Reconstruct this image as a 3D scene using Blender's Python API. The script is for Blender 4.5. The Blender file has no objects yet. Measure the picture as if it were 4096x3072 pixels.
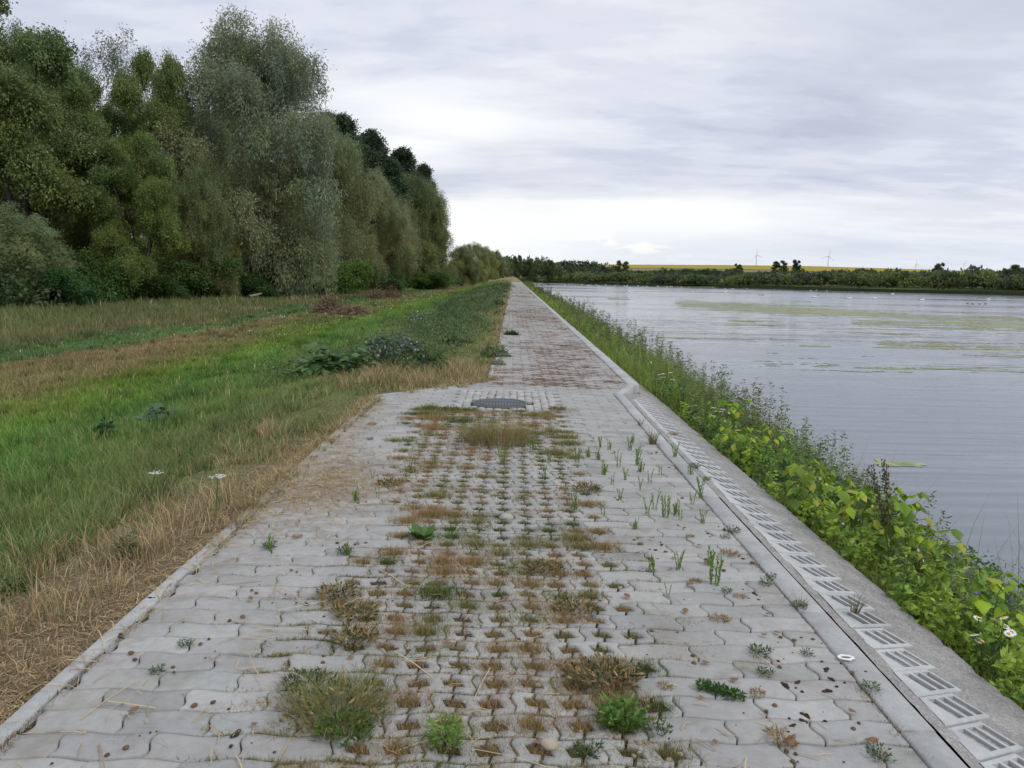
import bpy, math, random
import numpy as np
from mathutils import Matrix, Vector

# ------------------------------------------------------------------ camera, world, sun
S = bpy.context.scene
COL = S.collection
F_PX = 3076.0; ROLL = math.radians(1.0); PITCH = math.radians(8.0676); YAW = math.radians(0.0666); EYE = 1.6

def ray(px, py):
    x, y = px - 2048.0, py - 1536.0
    a = x*math.cos(ROLL) + y*math.sin(ROLL); b = -x*math.sin(ROLL) + y*math.cos(ROLL)
    d = np.array([a, F_PX*math.cos(PITCH) - b*math.sin(PITCH), -b*math.cos(PITCH) - F_PX*math.sin(PITCH)])
    c, s = math.cos(YAW), math.sin(YAW)
    return np.array([d[0]*c + d[1]*s, -d[0]*s + d[1]*c, d[2]])
r0 = ray(2048, 1536); fw = r0/np.linalg.norm(r0)
rt = ray(3048, 1536) - r0; rt /= np.linalg.norm(rt)
up = np.cross(rt, fw)
cd = bpy.data.cameras.new("camera"); cam = bpy.data.objects.new("camera", cd); COL.objects.link(cam)
cam.matrix_world = Matrix(((rt[0], up[0], -fw[0], 0), (rt[1], up[1], -fw[1], 0), (rt[2], up[2], -fw[2], EYE), (0, 0, 0, 1)))
cd.sensor_width = 36.0; cd.lens = 36.0*F_PX/4096.0; cd.clip_start = 0.05; cd.clip_end = 30000
S.camera = cam
S.view_settings.view_transform = 'Standard'; S.view_settings.look = 'None'
S.view_settings.exposure = 0.0; S.view_settings.gamma = 1.0

SUN_EL, SUN_ROT = math.radians(48), math.radians(120)
W = bpy.data.worlds.new("World"); S.world = W; W.use_nodes = True
nt = W.node_tree; nt.nodes.clear()
def N(t, typ, **kw):
    n = t.nodes.new(typ)
    for k, v in kw.items(): setattr(n, k, v)
    return n
def link(t, a, b): t.links.new(a, b)
def mathn(t, op, a, b=None, c=None):
    n = N(t, 'ShaderNodeMath', operation=op)
    for i, v in enumerate((a, b, c)):
        if v is None: continue
        if isinstance(v, (int, float)): n.inputs[i].default_value = v
        else: link(t, v, n.inputs[i])
    return n.outputs[0]
def ramp(t, fac, stops, interp='EASE'):
    n = N(t, 'ShaderNodeValToRGB'); cr = n.color_ramp; cr.interpolation = interp
    while len(cr.elements) < len(stops): cr.elements.new(0.5)
    for e, (p, c) in zip(cr.elements, stops):
        e.position = p; e.color = (c[0], c[1], c[2], 1) if not isinstance(c, (int, float)) else (c, c, c, 1)
    link(t, fac, n.inputs[0]); return n.outputs[0]
def mixc(t, fac, a, b, mode='MIX'):
    n = N(t, 'ShaderNodeMix', data_type='RGBA', blend_type=mode)
    for s, v in ((n.inputs[0], fac), (n.inputs[6], a), (n.inputs[7], b)):
        if isinstance(v, (int, float)): s.default_value = v
        elif isinstance(v, tuple): s.default_value = (v[0], v[1], v[2], 1)
        else: link(t, v, s)
    return n.outputs[2]
sky = N(nt, 'ShaderNodeTexSky', sky_type='NISHITA', sun_disc=False, sun_elevation=SUN_EL, sun_rotation=SUN_ROT)
tc = N(nt, 'ShaderNodeTexCoord'); sp = N(nt, 'ShaderNodeSeparateXYZ'); link(nt, tc.outputs['Generated'], sp.inputs[0])
zz = mathn(nt, 'MAXIMUM', sp.outputs[2], 0.0)
zd = mathn(nt, 'ADD', zz, 0.11)
cx = mathn(nt, 'DIVIDE', sp.outputs[0], zd); cy = mathn(nt, 'DIVIDE', sp.outputs[1], zd)
cb = N(nt, 'ShaderNodeCombineXYZ'); link(nt, mathn(nt, 'MULTIPLY', cx, 0.55), cb.inputs[0]); link(nt, cy, cb.inputs[1])
n1 = N(nt, 'ShaderNodeTexNoise'); n1.inputs['Scale'].default_value = 0.62; n1.inputs['Detail'].default_value = 8; n1.inputs['Roughness'].default_value = 0.60; n1.inputs['Distortion'].default_value = 0.25
link(nt, cb.outputs[0], n1.inputs['Vector'])
n2 = N(nt, 'ShaderNodeTexNoise'); n2.inputs['Scale'].default_value = 2.3; n2.inputs['Detail'].default_value = 5; n2.inputs['Roughness'].default_value = 0.5
link(nt, cb.outputs[0], n2.inputs['Vector'])
nn = mathn(nt, 'ADD', mathn(nt, 'MULTIPLY', n1.outputs[0], 0.62), mathn(nt, 'MULTIPLY', n2.outputs[0], 0.38))
n5 = N(nt, 'ShaderNodeTexNoise'); n5.inputs['Scale'].default_value = 6.5; n5.inputs['Detail'].default_value = 6; n5.inputs['Roughness'].default_value = 0.55; link(nt, cb.outputs[0], n5.inputs['Vector'])
nn = mathn(nt, 'ADD', nn, mathn(nt, 'MULTIPLY', mathn(nt, 'SUBTRACT', n5.outputs[0], 0.5), 0.17))
cloud = ramp(nt, nn, [(0.36, (0.50, 0.55, 0.66)), (0.45, (0.62, 0.665, 0.775)), (0.52, (0.73, 0.765, 0.85)), (0.58, (0.82, 0.84, 0.89)), (0.66, (0.92, 0.93, 0.95))])
# bright break low over the end of the dam
az = mathn(nt, 'DIVIDE', sp.outputs[0], mathn(nt, 'MAXIMUM', sp.outputs[1], 0.05))
def bump1(v, c, w):
    d = mathn(nt, 'DIVIDE', mathn(nt, 'SUBTRACT', v, c), w)
    return mathn(nt, 'POWER', 2.718, mathn(nt, 'MULTIPLY', mathn(nt, 'MULTIPLY', d, d), -1.0))
n3 = N(nt, 'ShaderNodeTexNoise'); n3.inputs['Scale'].default_value = 1.6; n3.inputs['Detail'].default_value = 5
m3 = N(nt, 'ShaderNodeMapping'); m3.inputs['Scale'].default_value = (2.0, 2.0, 13.0); link(nt, tc.outputs['Generated'], m3.inputs[0]); link(nt, m3.outputs[0], n3.inputs['Vector'])
wob = mathn(nt, 'MULTIPLY', mathn(nt, 'SUBTRACT', n3.outputs[0], 0.5), 0.10)
zw = mathn(nt, 'ADD', sp.outputs[2], wob)
def patch(ac, aw, zc, zw_, amt):
    return mathn(nt, 'MULTIPLY', mathn(nt, 'MULTIPLY', bump1(mathn(nt, 'ADD', az, mathn(nt, 'MULTIPLY', wob, 2.0)), ac, aw), bump1(zw, zc, zw_)), amt)
br = mathn(nt, 'ADD', patch(0.02, 0.27, 0.062, 0.036, 0.95), patch(-0.09, 0.15, 0.180, 0.030, 1.1))
zedge = mathn(nt, 'ADD', sp.outputs[2], mathn(nt, 'MULTIPLY', wob, 0.35))
slab = mathn(nt, 'MULTIPLY', ramp(nt, zedge, [(0.040, 0.55), (0.060, 1.0), (0.094, 1.0), (0.104, 0.0)], 'LINEAR'), ramp(nt, mathn(nt, 'ADD', az, mathn(nt, 'MULTIPLY', wob, 3.0)), [(0.0, 1.0), (0.08, 0.95), (0.30, 0.55), (0.62, 0.30)], 'LINEAR'))
br = mathn(nt, 'MINIMUM', mathn(nt, 'ADD', br, slab), 1.0)
cl2 = mixc(nt, br, cloud, (0.97, 0.975, 0.985))
# grey sheet upper right
gr = mathn(nt, 'ADD', patch(0.50, 0.26, 0.27, 0.10, 0.42), patch(-0.12, 0.2, 0.42, 0.05, 0.30))
gr = mathn(nt, 'ADD', gr, patch(0.10, 0.35, 0.125, 0.022, 0.35))
cl3 = mixc(nt, mathn(nt, 'MINIMUM', gr, 1.0), cl2, (0.55, 0.585, 0.68))
# small fair-weather clouds near the horizon, bluer gap to their right
n4 = N(nt, 'ShaderNodeTexNoise'); n4.inputs['Scale'].default_value = 9.0; n4.inputs['Detail'].default_value = 6
m4 = N(nt, 'ShaderNodeMapping'); m4.inputs['Scale'].default_value = (1.0, 1.0, 3.2); link(nt, tc.outputs['Generated'], m4.inputs[0]); link(nt, m4.outputs[0], n4.inputs['Vector'])
lowb = mathn(nt, 'MULTIPLY', bump1(sp.outputs[2], 0.035, 0.022), mathn(nt, 'SUBTRACT', 1.0, bump1(az, -0.05, 0.12)))
cl4 = mixc(nt, mathn(nt, 'MULTIPLY', lowb, 0.55), cl3, (0.68, 0.76, 0.87))
cum = ramp(nt, n4.outputs[0], [(0.54, 0.0), (0.60, 1.0)])
cl5 = mixc(nt, mathn(nt, 'MULTIPLY', cum, mathn(nt, 'MULTIPLY', mathn(nt, 'MULTIPLY', bump1(sp.outputs[2], 0.042, 0.016), bump1(az, 0.16, 0.12)), 1.0)), cl4, (0.98, 0.97, 0.97))
def puff(a0, aw, z0, zw_, cur):
    e = mathn(nt, 'ADD', mathn(nt, 'MULTIPLY', bump1(az, a0, aw), bump1(sp.outputs[2], z0, zw_)), mathn(nt, 'MULTIPLY', mathn(nt, 'SUBTRACT', n4.outputs[0], 0.5), 1.6))
    f = ramp(nt, e, [(0.52, 0.0), (0.66, 1.0)])
    return mixc(nt, f, cur, (1.0, 0.99, 0.99))
bg1 = N(nt, 'ShaderNodeBackground'); bg1.inputs[1].default_value = 0.10; link(nt, sky.outputs[0], bg1.inputs[0])
bg2 = N(nt, 'ShaderNodeBackground'); bg2.inputs[1].default_value = 1.08; link(nt, cl5, bg2.inputs[0])
mx = N(nt, 'ShaderNodeMixShader'); mx.inputs[0].default_value = 0.93
link(nt, bg1.outputs[0], mx.inputs[1]); link(nt, bg2.outputs[0], mx.inputs[2])
wo = N(nt, 'ShaderNodeOutputWorld'); link(nt, mx.outputs[0], wo.inputs[0])

sd = bpy.data.lights.new("sun", 'SUN'); sd.energy = 1.2; sd.angle = math.radians(14); sd.color = (1.0, 0.97, 0.92)
sun = bpy.data.objects.new("sun", sd); COL.objects.link(sun)
sv = Vector((math.sin(SUN_ROT)*math.cos(SUN_EL), math.cos(SUN_ROT)*math.cos(SUN_EL), math.sin(SUN_EL)))
sun.rotation_euler = sv.to_track_quat('Z', 'Y').to_euler(); sun.location = (0, 0, 60)

# ------------------------------------------------------------------ helpers
K = 4096/2212.0
def gp(px, py, z=0.0):
    d = ray(px, py); t = (z - EYE)/d[2]; return d*t + np.array([0, 0, EYE])
def at(px, Y):                       # point on the ray through px at distance Y -> returns X and the height seen at py via second call
    d = ray(px, 1100); return d[0]/d[1]*Y
def zat(px, py, Y):
    d = ray(px, py); return d[2]/d[1]*Y + EYE

def hsh(i, j, seed):
    n = (i.astype(np.int64)*374761393 + j.astype(np.int64)*668265263 + seed*1274126177) & 0x7fffffff
    n = ((n ^ (n >> 13))*1274126177) & 0x7fffffff
    return ((n ^ (n >> 16)) & 0xffff)/65535.0
def vn(x, y, seed=0):
    x = np.asarray(x, float); y = np.asarray(y, float)
    i = np.floor(x); j = np.floor(y); fx = x - i; fy = y - j
    fx = fx*fx*(3 - 2*fx); fy = fy*fy*(3 - 2*fy)
    a = hsh(i, j, seed); b = hsh(i + 1, j, seed); c = hsh(i, j + 1, seed); d = hsh(i + 1, j + 1, seed)
    return (a*(1 - fx) + b*fx)*(1 - fy) + (c*(1 - fx) + d*fx)*fy
def fbm(x, y, seed=0, o=4):
    s = 0; a = 0.5; t = 0
    for k in range(o):
        s = s + a*vn(x*2**k, y*2**k, seed + k); t += a; a *= 0.5
    return s/t
def sst(a, b, x):
    t = np.clip((x - a)/(b - a), 0, 1); return t*t*(3 - 2*t)
RNG = np.random.default_rng(7)

class Acc:
    def __init__(s): s.V = []; s.F = []; s.C = []; s.n = 0
    def add(s, V, F, C):
        V = np.asarray(V, float).reshape(-1, 3); C = np.asarray(C, float)
        if C.ndim == 1: C = np.tile(C[:3], (len(V), 1))
        s.V.append(V); s.C.append(C)
        for f in (F if isinstance(F, (list, tuple)) else [F]):
            if len(f): s.F.append(np.asarray(f, np.int64) + s.n)
        s.n += len(V)
    def build(s, name, mat, parent=None, smooth=False, loc=None):
        return mesh(name, np.concatenate(s.V) if s.V else np.zeros((0, 3)), s.F, np.concatenate(s.C) if s.C else None, mat, parent, smooth, loc)

def mesh(name, V, F, C, mat, parent=None, smooth=False, loc=None):
    V = np.asarray(V, np.float32)
    if loc is not None and parent is None: V = V - np.asarray(loc, np.float32)
    me = bpy.data.meshes.new(name)
    me.vertices.add(len(V)); me.vertices.foreach_set('co', V.ravel())
    nl = sum(f.size for f in F); npol = sum(len(f) for f in F)
    me.loops.add(nl); me.polygons.add(npol)
    me.loops.foreach_set('vertex_index', np.concatenate([f.ravel() for f in F]).astype(np.int32))
    tot = np.concatenate([np.full(len(f), f.shape[1], np.int32) for f in F])
    st = np.concatenate([[0], np.cumsum(tot)[:-1]]).astype(np.int32)
    me.polygons.foreach_set('loop_start', st); me.polygons.foreach_set('loop_total', tot)
    if smooth: me.polygons.foreach_set('use_smooth', np.ones(npol, bool))
    if C is not None:
        a = me.color_attributes.new('Col', 'FLOAT_COLOR', 'POINT')
        cc = np.ones((len(V), 4), np.float32); cc[:, :3] = C; a.data.foreach_set('color', cc.ravel())
    me.update(calc_edges=True); me.validate()
    me.materials.append(mat)
    o = bpy.data.objects.new(name, me); COL.objects.link(o)
    if parent: o.parent = parent
    if loc is not None: o.location = loc
    return o
def tag(o, label=None, cat=None, group=None, kind=None):
    if label: o['label'] = label
    if cat: o['category'] = cat
    if group: o['group'] = group
    if kind: o['kind'] = kind
    return o
def empty(name, loc, rz=0.0, sc=1.0):
    o = bpy.data.objects.new(name, None); COL.objects.link(o); o.location = loc; o.rotation_euler = (0, 0, rz)
    o.scale = (sc, sc, sc) if isinstance(sc, (int, float)) else sc; o.empty_display_size = 0.2; return o
def dup(root, loc, rz=0.0, sc=1.0, label=None, group=None, tint=None):
    r = root.copy(); COL.objects.link(r); r.location = loc; r.rotation_euler = (0, 0, rz)
    r.scale = (sc, sc, sc) if isinstance(sc, (int, float)) else sc
    if label: r['label'] = label
    if group: r['group'] = group
    if tint: r.color = (*tint, 1)
    for ch in list(root.children):
        c = ch.copy(); COL.objects.link(c); c.parent = r
        if tint: c.color = (*tint, 1)
        for g in list(ch.children):
            d = g.copy(); COL.objects.link(d); d.parent = c
            if tint: d.color = (*tint, 1)
    return r
def norm(v): return v/np.maximum(np.linalg.norm(v, axis=-1, keepdims=True), 1e-9)

def blades(A, P, h, w, az, lean, col, segs=2, tipc=1.15, rng=RNG):
    """grass blades: P (n,3), curved, tapering"""
    n = len(P); h = np.broadcast_to(h, n); w = np.broadcast_to(w, n); lean = np.broadcast_to(lean, n)
    d = np.stack([np.cos(az), np.sin(az), np.zeros(n)], 1)
    fa = rng.uniform(0, 2*np.pi, n); s = np.stack([np.cos(fa), np.sin(fa), np.zeros(n)], 1)
    rows = []; cols = []
    for k in range(segs):
        t = k/segs
        c = P + d*(lean*h*t*t)[:, None] + np.array([0, 0, 1.0])*(h*t*(1 - 0.35*lean*t))[:, None]
        ww = (w*(1 - 0.55*t)/2)[:, None]
        rows += [c - s*ww, c + s*ww]; cols += [col*(0.92 + 0.2*t)]*2
    tip = P + d*(lean*h)[:, None] + np.array([0, 0, 1.0])*(h*(1 - 0.35*lean))[:, None]
    rows.append(tip); cols.append(np.minimum(col*tipc, 1))
    m = 2*segs + 1
    V = np.stack(rows, 1).reshape(-1, 3); C = np.stack(cols, 1).reshape(-1, 3)
    b = (np.arange(n)*m)[:, None]
    F = []
    for k in range(segs - 1): F.append(b + np.array([[2*k, 2*k + 1, 2*k + 3, 2*k + 2]]))
    T = b + np.array([[2*segs - 2, 2*segs - 1, 2*segs]])
    A.add(V, ([np.concatenate(F)] if F else []) + [T], C)

def leaves(A, P, a, l, w, col, rng=RNG, fold=0.0):
    """diamond leaves: base P, axis a (unit), length l, width w"""
    n = len(P); r = norm(rng.normal(size=(n, 3))); s = norm(np.cross(a, r))
    l = np.broadcast_to(l, n)[:, None]; w = np.broadcast_to(w, n)[:, None]
    m = P + a*l*0.45
    if fold: m = m + np.cross(a, s)*l*fold
    V = np.stack([P, m + s*w/2, P + a*l, m - s*w/2], 1).reshape(-1, 3)
    A.add(V, np.arange(n*4).reshape(n, 4), np.repeat(col, 4, 0))

def inst(A, TV, TF, P, R, s, col):
    """template copies: R (n,3,3) columns = local axes"""
    n = len(P); m = len(TV); s = np.broadcast_to(np.asarray(s, float), (n,)) 
    V = np.einsum('nij,mj->nmi', R, TV)*s[:, None, None] + P[:, None, :]
    off = (np.arange(n)*m)[:, None, None]
    F = [(np.asarray(f)[None] + off).reshape(-1, np.asarray(f).shape[1]) for f in TF]
    A.add(V.reshape(-1, 3), F, np.repeat(col, m, 0))
def frames(a, upv=None, rng=RNG):
    """x = side, y = axis a, z = normal"""
    n = len(a); u = norm(rng.normal(size=(n, 3))) if upv is None else norm(np.broadcast_to(upv, (n, 3)) + 1e-3*rng.normal(size=(n, 3)))
    x = norm(np.cross(a, u)); z = norm(np.cross(x, a)); return np.stack([x, a, z], 2)
def tube(A, pts, rad, col, n=6):
    pts = np.asarray(pts, float); rad = np.broadcast_to(np.asarray(rad, float), len(pts)); m = len(pts)
    t = norm(np.gradient(pts, axis=0)); ref = np.array([0.31, 0.95, 0.05])
    x = norm(np.cross(t, ref)); y = np.cross(t, x)
    th = np.arange(n)*2*np.pi/n
    V = pts[:, None] + rad[:, None, None]*(np.cos(th)[None, :, None]*x[:, None] + np.sin(th)[None, :, None]*y[:, None])
    i = np.arange(m - 1)[:, None]; j = np.arange(n)[None]
    F = np.stack([i*n + j, i*n + (j + 1) % n, (i + 1)*n + (j + 1) % n, (i + 1)*n + j], -1).reshape(-1, 4)
    A.add(V.reshape(-1, 3), F, np.asarray(col, float))
def box(A, lo, hi, col, bev=0.0):
    x0, y0, z0 = lo; x1, y1, z1 = hi; b = bev
    V = [(x0, y0, z0), (x1, y0, z0), (x1, y1, z0), (x0, y1, z0), (x0, y0, z1 - b), (x1, y0, z1 - b), (x1, y1, z1 - b), (x0, y1, z1 - b),
         (x0 + b, y0 + b, z1), (x1 - b, y0 + b, z1), (x1 - b, y1 - b, z1), (x0 + b, y1 - b, z1)]
    F = [(0, 1, 5, 4), (1, 2, 6, 5), (2, 3, 7, 6), (3, 0, 4, 7), (4, 5, 9, 8), (5, 6, 10, 9), (6, 7, 11, 10), (7, 4, 8, 11), (8, 9, 10, 11)]
    A.add(V, np.array(F), col)
def prism(A, poly, z0, z1, col, bev=0.004):
    """poly (n,2) counter-clockwise; solid with chamfered top. z1 may be a function"""
    p = np.asarray(poly, float); n = len(p); c = p.mean(0)
    q = p + (c - p)/np.maximum(np.linalg.norm(c - p, axis=1, keepdims=True), 1e-6)*bev*1.4
    f = z1 if callable(z1) else (lambda x, y: np.full(len(x), z1)); g = z0 if callable(z0) else (lambda x, y: np.full(len(x), z0))
    V = np.concatenate([np.c_[p, g(p[:, 0], p[:, 1])], np.c_[p, f(p[:, 0], p[:, 1]) - bev], np.c_[q, f(q[:, 0], q[:, 1])]])
    i = np.arange(n); j = (i + 1) % n
    A.add(V, [np.stack([i, j, j + n, i + n], 1), np.stack([i + n, j + n, j + 2*n, i + 2*n], 1), (i + 2*n)[None]], col)

# ------------------------------------------------------------------ materials
def newmat(name):
    m = bpy.data.materials.new(name); m.use_nodes = True; t = m.node_tree; t.nodes.clear()
    o = N(t, 'ShaderNodeOutputMaterial'); b = N(t, 'ShaderNodeBsdfPrincipled'); link(t, b.outputs[0], o.inputs[0])
    return m, t, b, o
def colnode(t): return N(t, 'ShaderNodeAttribute', attribute_name='Col').outputs[0]
def noise(t, scale, detail=4, rough=0.5, vec=None, mp=None):
    n = N(t, 'ShaderNodeTexNoise'); n.inputs['Scale'].default_value = scale; n.inputs['Detail'].default_value = detail; n.inputs['Roughness'].default_value = rough
    if vec is None: vec = N(t, 'ShaderNodeNewGeometry').outputs['Position']
    if mp:
        m = N(t, 'ShaderNodeMapping'); m.inputs['Scale'].default_value = mp; link(t, vec, m.inputs[0]); vec = m.outputs[0]
    link(t, vec, n.inputs['Vector']); return n.outputs[0]
def bumpn(t, b, h, strength, dist):
    n = N(t, 'ShaderNodeBump'); n.inputs['Strength'].default_value = strength; n.inputs['Distance'].default_value = dist
    link(t, h, n.inputs['Height']); link(t, n.outputs[0], b.inputs['Normal']); return n
def leafmat(name, trans=0.3, rough=0.55, spec=0.3):
    m, t, b, o = newmat(name)
    c = mixc(t, 1.0, colnode(t), N(t, 'ShaderNodeObjectInfo').outputs['Color'], 'MULTIPLY')
    link(t, c, b.inputs['Base Color']); b.inputs['Roughness'].default_value = rough; b.inputs['Specular IOR Level'].default_value = spec
    tr = N(t, 'ShaderNodeBsdfTranslucent'); link(t, c, tr.inputs[0])
    mx = N(t, 'ShaderNodeMixShader'); mx.inputs[0].default_value = trans
    link(t, b.outputs[0], mx.inputs[1]); link(t, tr.outputs[0], mx.inputs[2]); link(t, mx.outputs[0], o.inputs[0]); return m
M_LEAF = leafmat('leaf', 0.30); M_GRASS = leafmat('grass_blade', 0.25, 0.6, 0.2); M_DRY = leafmat('dry_stalk', 0.12, 0.7, 0.15)

def matte(name, rough=0.85, spec=0.2, nscale=0, namt=0.0, bump=0.0, bd=0.01):
    m, t, b, o = newmat(name); c = colnode(t)
    if nscale:
        f = ramp(t, noise(t, nscale, 5, 0.6), [(0.3, 1 - namt), (0.7, 1 + namt)], 'LINEAR')
        c = mixc(t, 1.0, c, f, 'MULTIPLY')
    link(t, c, b.inputs['Base Color']); b.inputs['Roughness'].default_value = rough; b.inputs['Specular IOR Level'].default_value = spec
    if bump: bumpn(t, b, noise(t, nscale or 20, 5, 0.6), bump, bd)
    return m
M_BARK = matte('bark', 0.9, 0.1, 6, 0.35, 0.6, 0.05)
M_MATTE = matte('matte'); M_STONE = matte('pebble', 0.8, 0.3, 120, 0.2, 0.3, 0.002)
M_PETAL = matte('petal', 0.6, 0.2)

def concrete(name, base, dirt_amt=0.5):
    m, t, b, o = newmat(name); c = colnode(t)
    fine = noise(t, 420, 3, 0.7); mid = noise(t, 26, 5, 0.6); big = noise(t, 2.3, 5, 0.6); sp1 = noise(t, 150, 2, 0.5)
    c = mixc(t, 1.0, c, tuple(base), 'MULTIPLY')
    c = mixc(t, 1.0, c, ramp(t, fine, [(0.3, 0.80), (0.5, 1.0), (0.72, 1.16)], 'LINEAR'), 'MULTIPLY')
    c = mixc(t, 1.0, c, ramp(t, mid, [(0.3, 0.88), (0.7, 1.06)], 'LINEAR'), 'MULTIPLY')
    c = mixc(t, 1.0, c, ramp(t, big, [(0.35, 0.86), (0.6, 1.04)], 'LINEAR'), 'MULTIPLY')
    # brown and pale stains with shapes of their own
    st = ramp(t, noise(t, 3.3, 6, 0.62, mp=(1, 1.3, 1)), [(0.55, 0.0), (0.65, dirt_amt)], 'LINEAR')
    c = mixc(t, mathn(t, 'MULTIPLY', st, 0.75), c, (0.23, 0.19, 0.15))
    st2 = ramp(t, noise(t, 5.1, 4, 0.6, mp=(1.2, 1, 1)), [(0.70, 0.0), (0.73, 0.6)], 'LINEAR')
    c = mixc(t, st2, c, (0.52, 0.53, 0.53))
    pit = ramp(t, sp1, [(0.20, 0.55), (0.28, 1.0)], 'LINEAR'); c = mixc(t, 1.0, c, pit, 'MULTIPLY')
    link(t, c, b.inputs['Base Color']); b.inputs['Roughness'].default_value = 0.88; b.inputs['Specular IOR Level'].default_value = 0.25
    h = mathn(t, 'ADD', mathn(t, 'MULTIPLY', fine, 0.5), mid); bumpn(t, b, h, 0.35, 0.003)
    return m
M_PAVER = concrete('paver_concrete', (0.392, 0.386, 0.368))
M_KERB = concrete('kerb_concrete', (0.44, 0.44, 0.43), 0.25)
M_BLOCK = concrete('grid_block_concrete', (0.50, 0.51, 0.50), 0.12)

def gravelmat():
    m, t, b, o = newmat('gravel_concrete')
    v = N(t, 'ShaderNodeTexVoronoi'); v.inputs['Scale'].default_value = 95; g = N(t, 'ShaderNodeNewGeometry'); link(t, g.outputs['Position'], v.inputs['Vector'])
    vc = N(t, 'ShaderNodeSeparateColor'); link(t, v.outputs['Color'], vc.inputs[0])
    c = ramp(t, vc.outputs[0], [(0.0, (0.15, 0.138, 0.125)), (0.45, (0.25, 0.235, 0.22)), (0.8, (0.33, 0.315, 0.30)), (1.0, (0.45, 0.43, 0.41))], 'LINEAR')
    c = mixc(t, 0.62, c, (0.262, 0.258, 0.248))
    c = mixc(t, 1.0, c, ramp(t, noise(t, 5, 5, 0.65), [(0.3, 0.72), (0.7, 1.12)], 'LINEAR'), 'MULTIPLY')
    c = mixc(t, 1.0, c, colnode(t), 'MULTIPLY')
    c = mixc(t, 1.0, c, (1.32, 1.32, 1.34), 'MULTIPLY'); link(t, c, b.inputs['Base Color']); b.inputs['Roughness'].default_value = 0.95; b.inputs['Specular IOR Level'].default_value = 0.15
    h = mathn(t, 'ADD', v.outputs['Distance'], mathn(t, 'MULTIPLY', noise(t, 40, 5), 1.4)); bumpn(t, b, h, 0.8, 0.008); return m
M_GRAVEL = gravelmat()
def soilmat(name, vc=True):
    m, t, b, o = newmat(name); c = colnode(t)
    f = noise(t, 60, 6, 0.7); g = noise(t, 3, 5, 0.6)
    c = mixc(t, 1.0, c, ramp(t, f, [(0.3, 0.55), (0.5, 1.0), (0.72, 1.45)], 'LINEAR'), 'MULTIPLY')
    c = mixc(t, 1.0, c, ramp(t, g, [(0.3, 0.8), (0.7, 1.2)], 'LINEAR'), 'MULTIPLY')
    link(t, c, b.inputs['Base Color']); b.inputs['Roughness'].default_value = 0.97; b.inputs['Specular IOR Level'].default_value = 0.1
    bumpn(t, b, f, 0.7, 0.02); return m
M_SOIL = soilmat('soil'); M_GROUND = soilmat('ground_cover')

def watermat():
    m, t, b, o = newmat('lake_water')
    b.inputs['Base Color'].default_value = (0.185, 0.208, 0.235, 1); b.inputs['Roughness'].default_value = 0.13; b.inputs['IOR'].default_value = 1.333
    a = noise(t, 1.0, 3, 0.5, mp=(0.42, 2.3, 1)); c = noise(t, 1.0, 3, 0.55, mp=(1.5, 8.0, 1)); d = noise(t, 1.0, 2, 0.5, mp=(0.06, 0.35, 1))
    calm = ramp(t, noise(t, 1.0, 3, 0.5, mp=(0.012, 0.035, 1)), [(0.4, 0.45), (0.62, 1.0)], 'LINEAR')
    h = mathn(t, 'ADD', mathn(t, 'MULTIPLY', a, 0.12), mathn(t, 'MULTIPLY', c, 0.014)); h = mathn(t, 'ADD', h, mathn(t, 'MULTIPLY', d, 0.45))
    wv = N(t, 'ShaderNodeTexWave', wave_type='BANDS', bands_direction='Y', wave_profile='SIN'); wv.inputs['Scale'].default_value = 0.42; wv.inputs['Distortion'].default_value = 3.5; wv.inputs['Detail'].default_value = 3; wv.inputs['Detail Scale'].default_value = 0.5
    mw = N(t, 'ShaderNodeMapping'); mw.inputs['Scale'].default_value = (0.22, 1.0, 1.0); mw.inputs['Rotation'].default_value = (0, 0, math.radians(4)); gg = N(t, 'ShaderNodeNewGeometry'); link(t, gg.outputs['Position'], mw.inputs[0]); link(t, mw.outputs[0], wv.inputs['Vector'])
    h = mathn(t, 'ADD', h, mathn(t, 'MULTIPLY', wv.outputs['Fac'], 0.040))
    h = mathn(t, 'MULTIPLY', h, calm)
    link(t, ramp(t, noise(t, 1.0, 3, 0.5, mp=(0.02, 0.06, 1)), [(0.38, 0.07), (0.62, 0.24)], 'LINEAR'), b.inputs['Roughness'])
    bumpn(t, b, h, 0.6, 0.55); return m
M_WATER = watermat()

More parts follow.
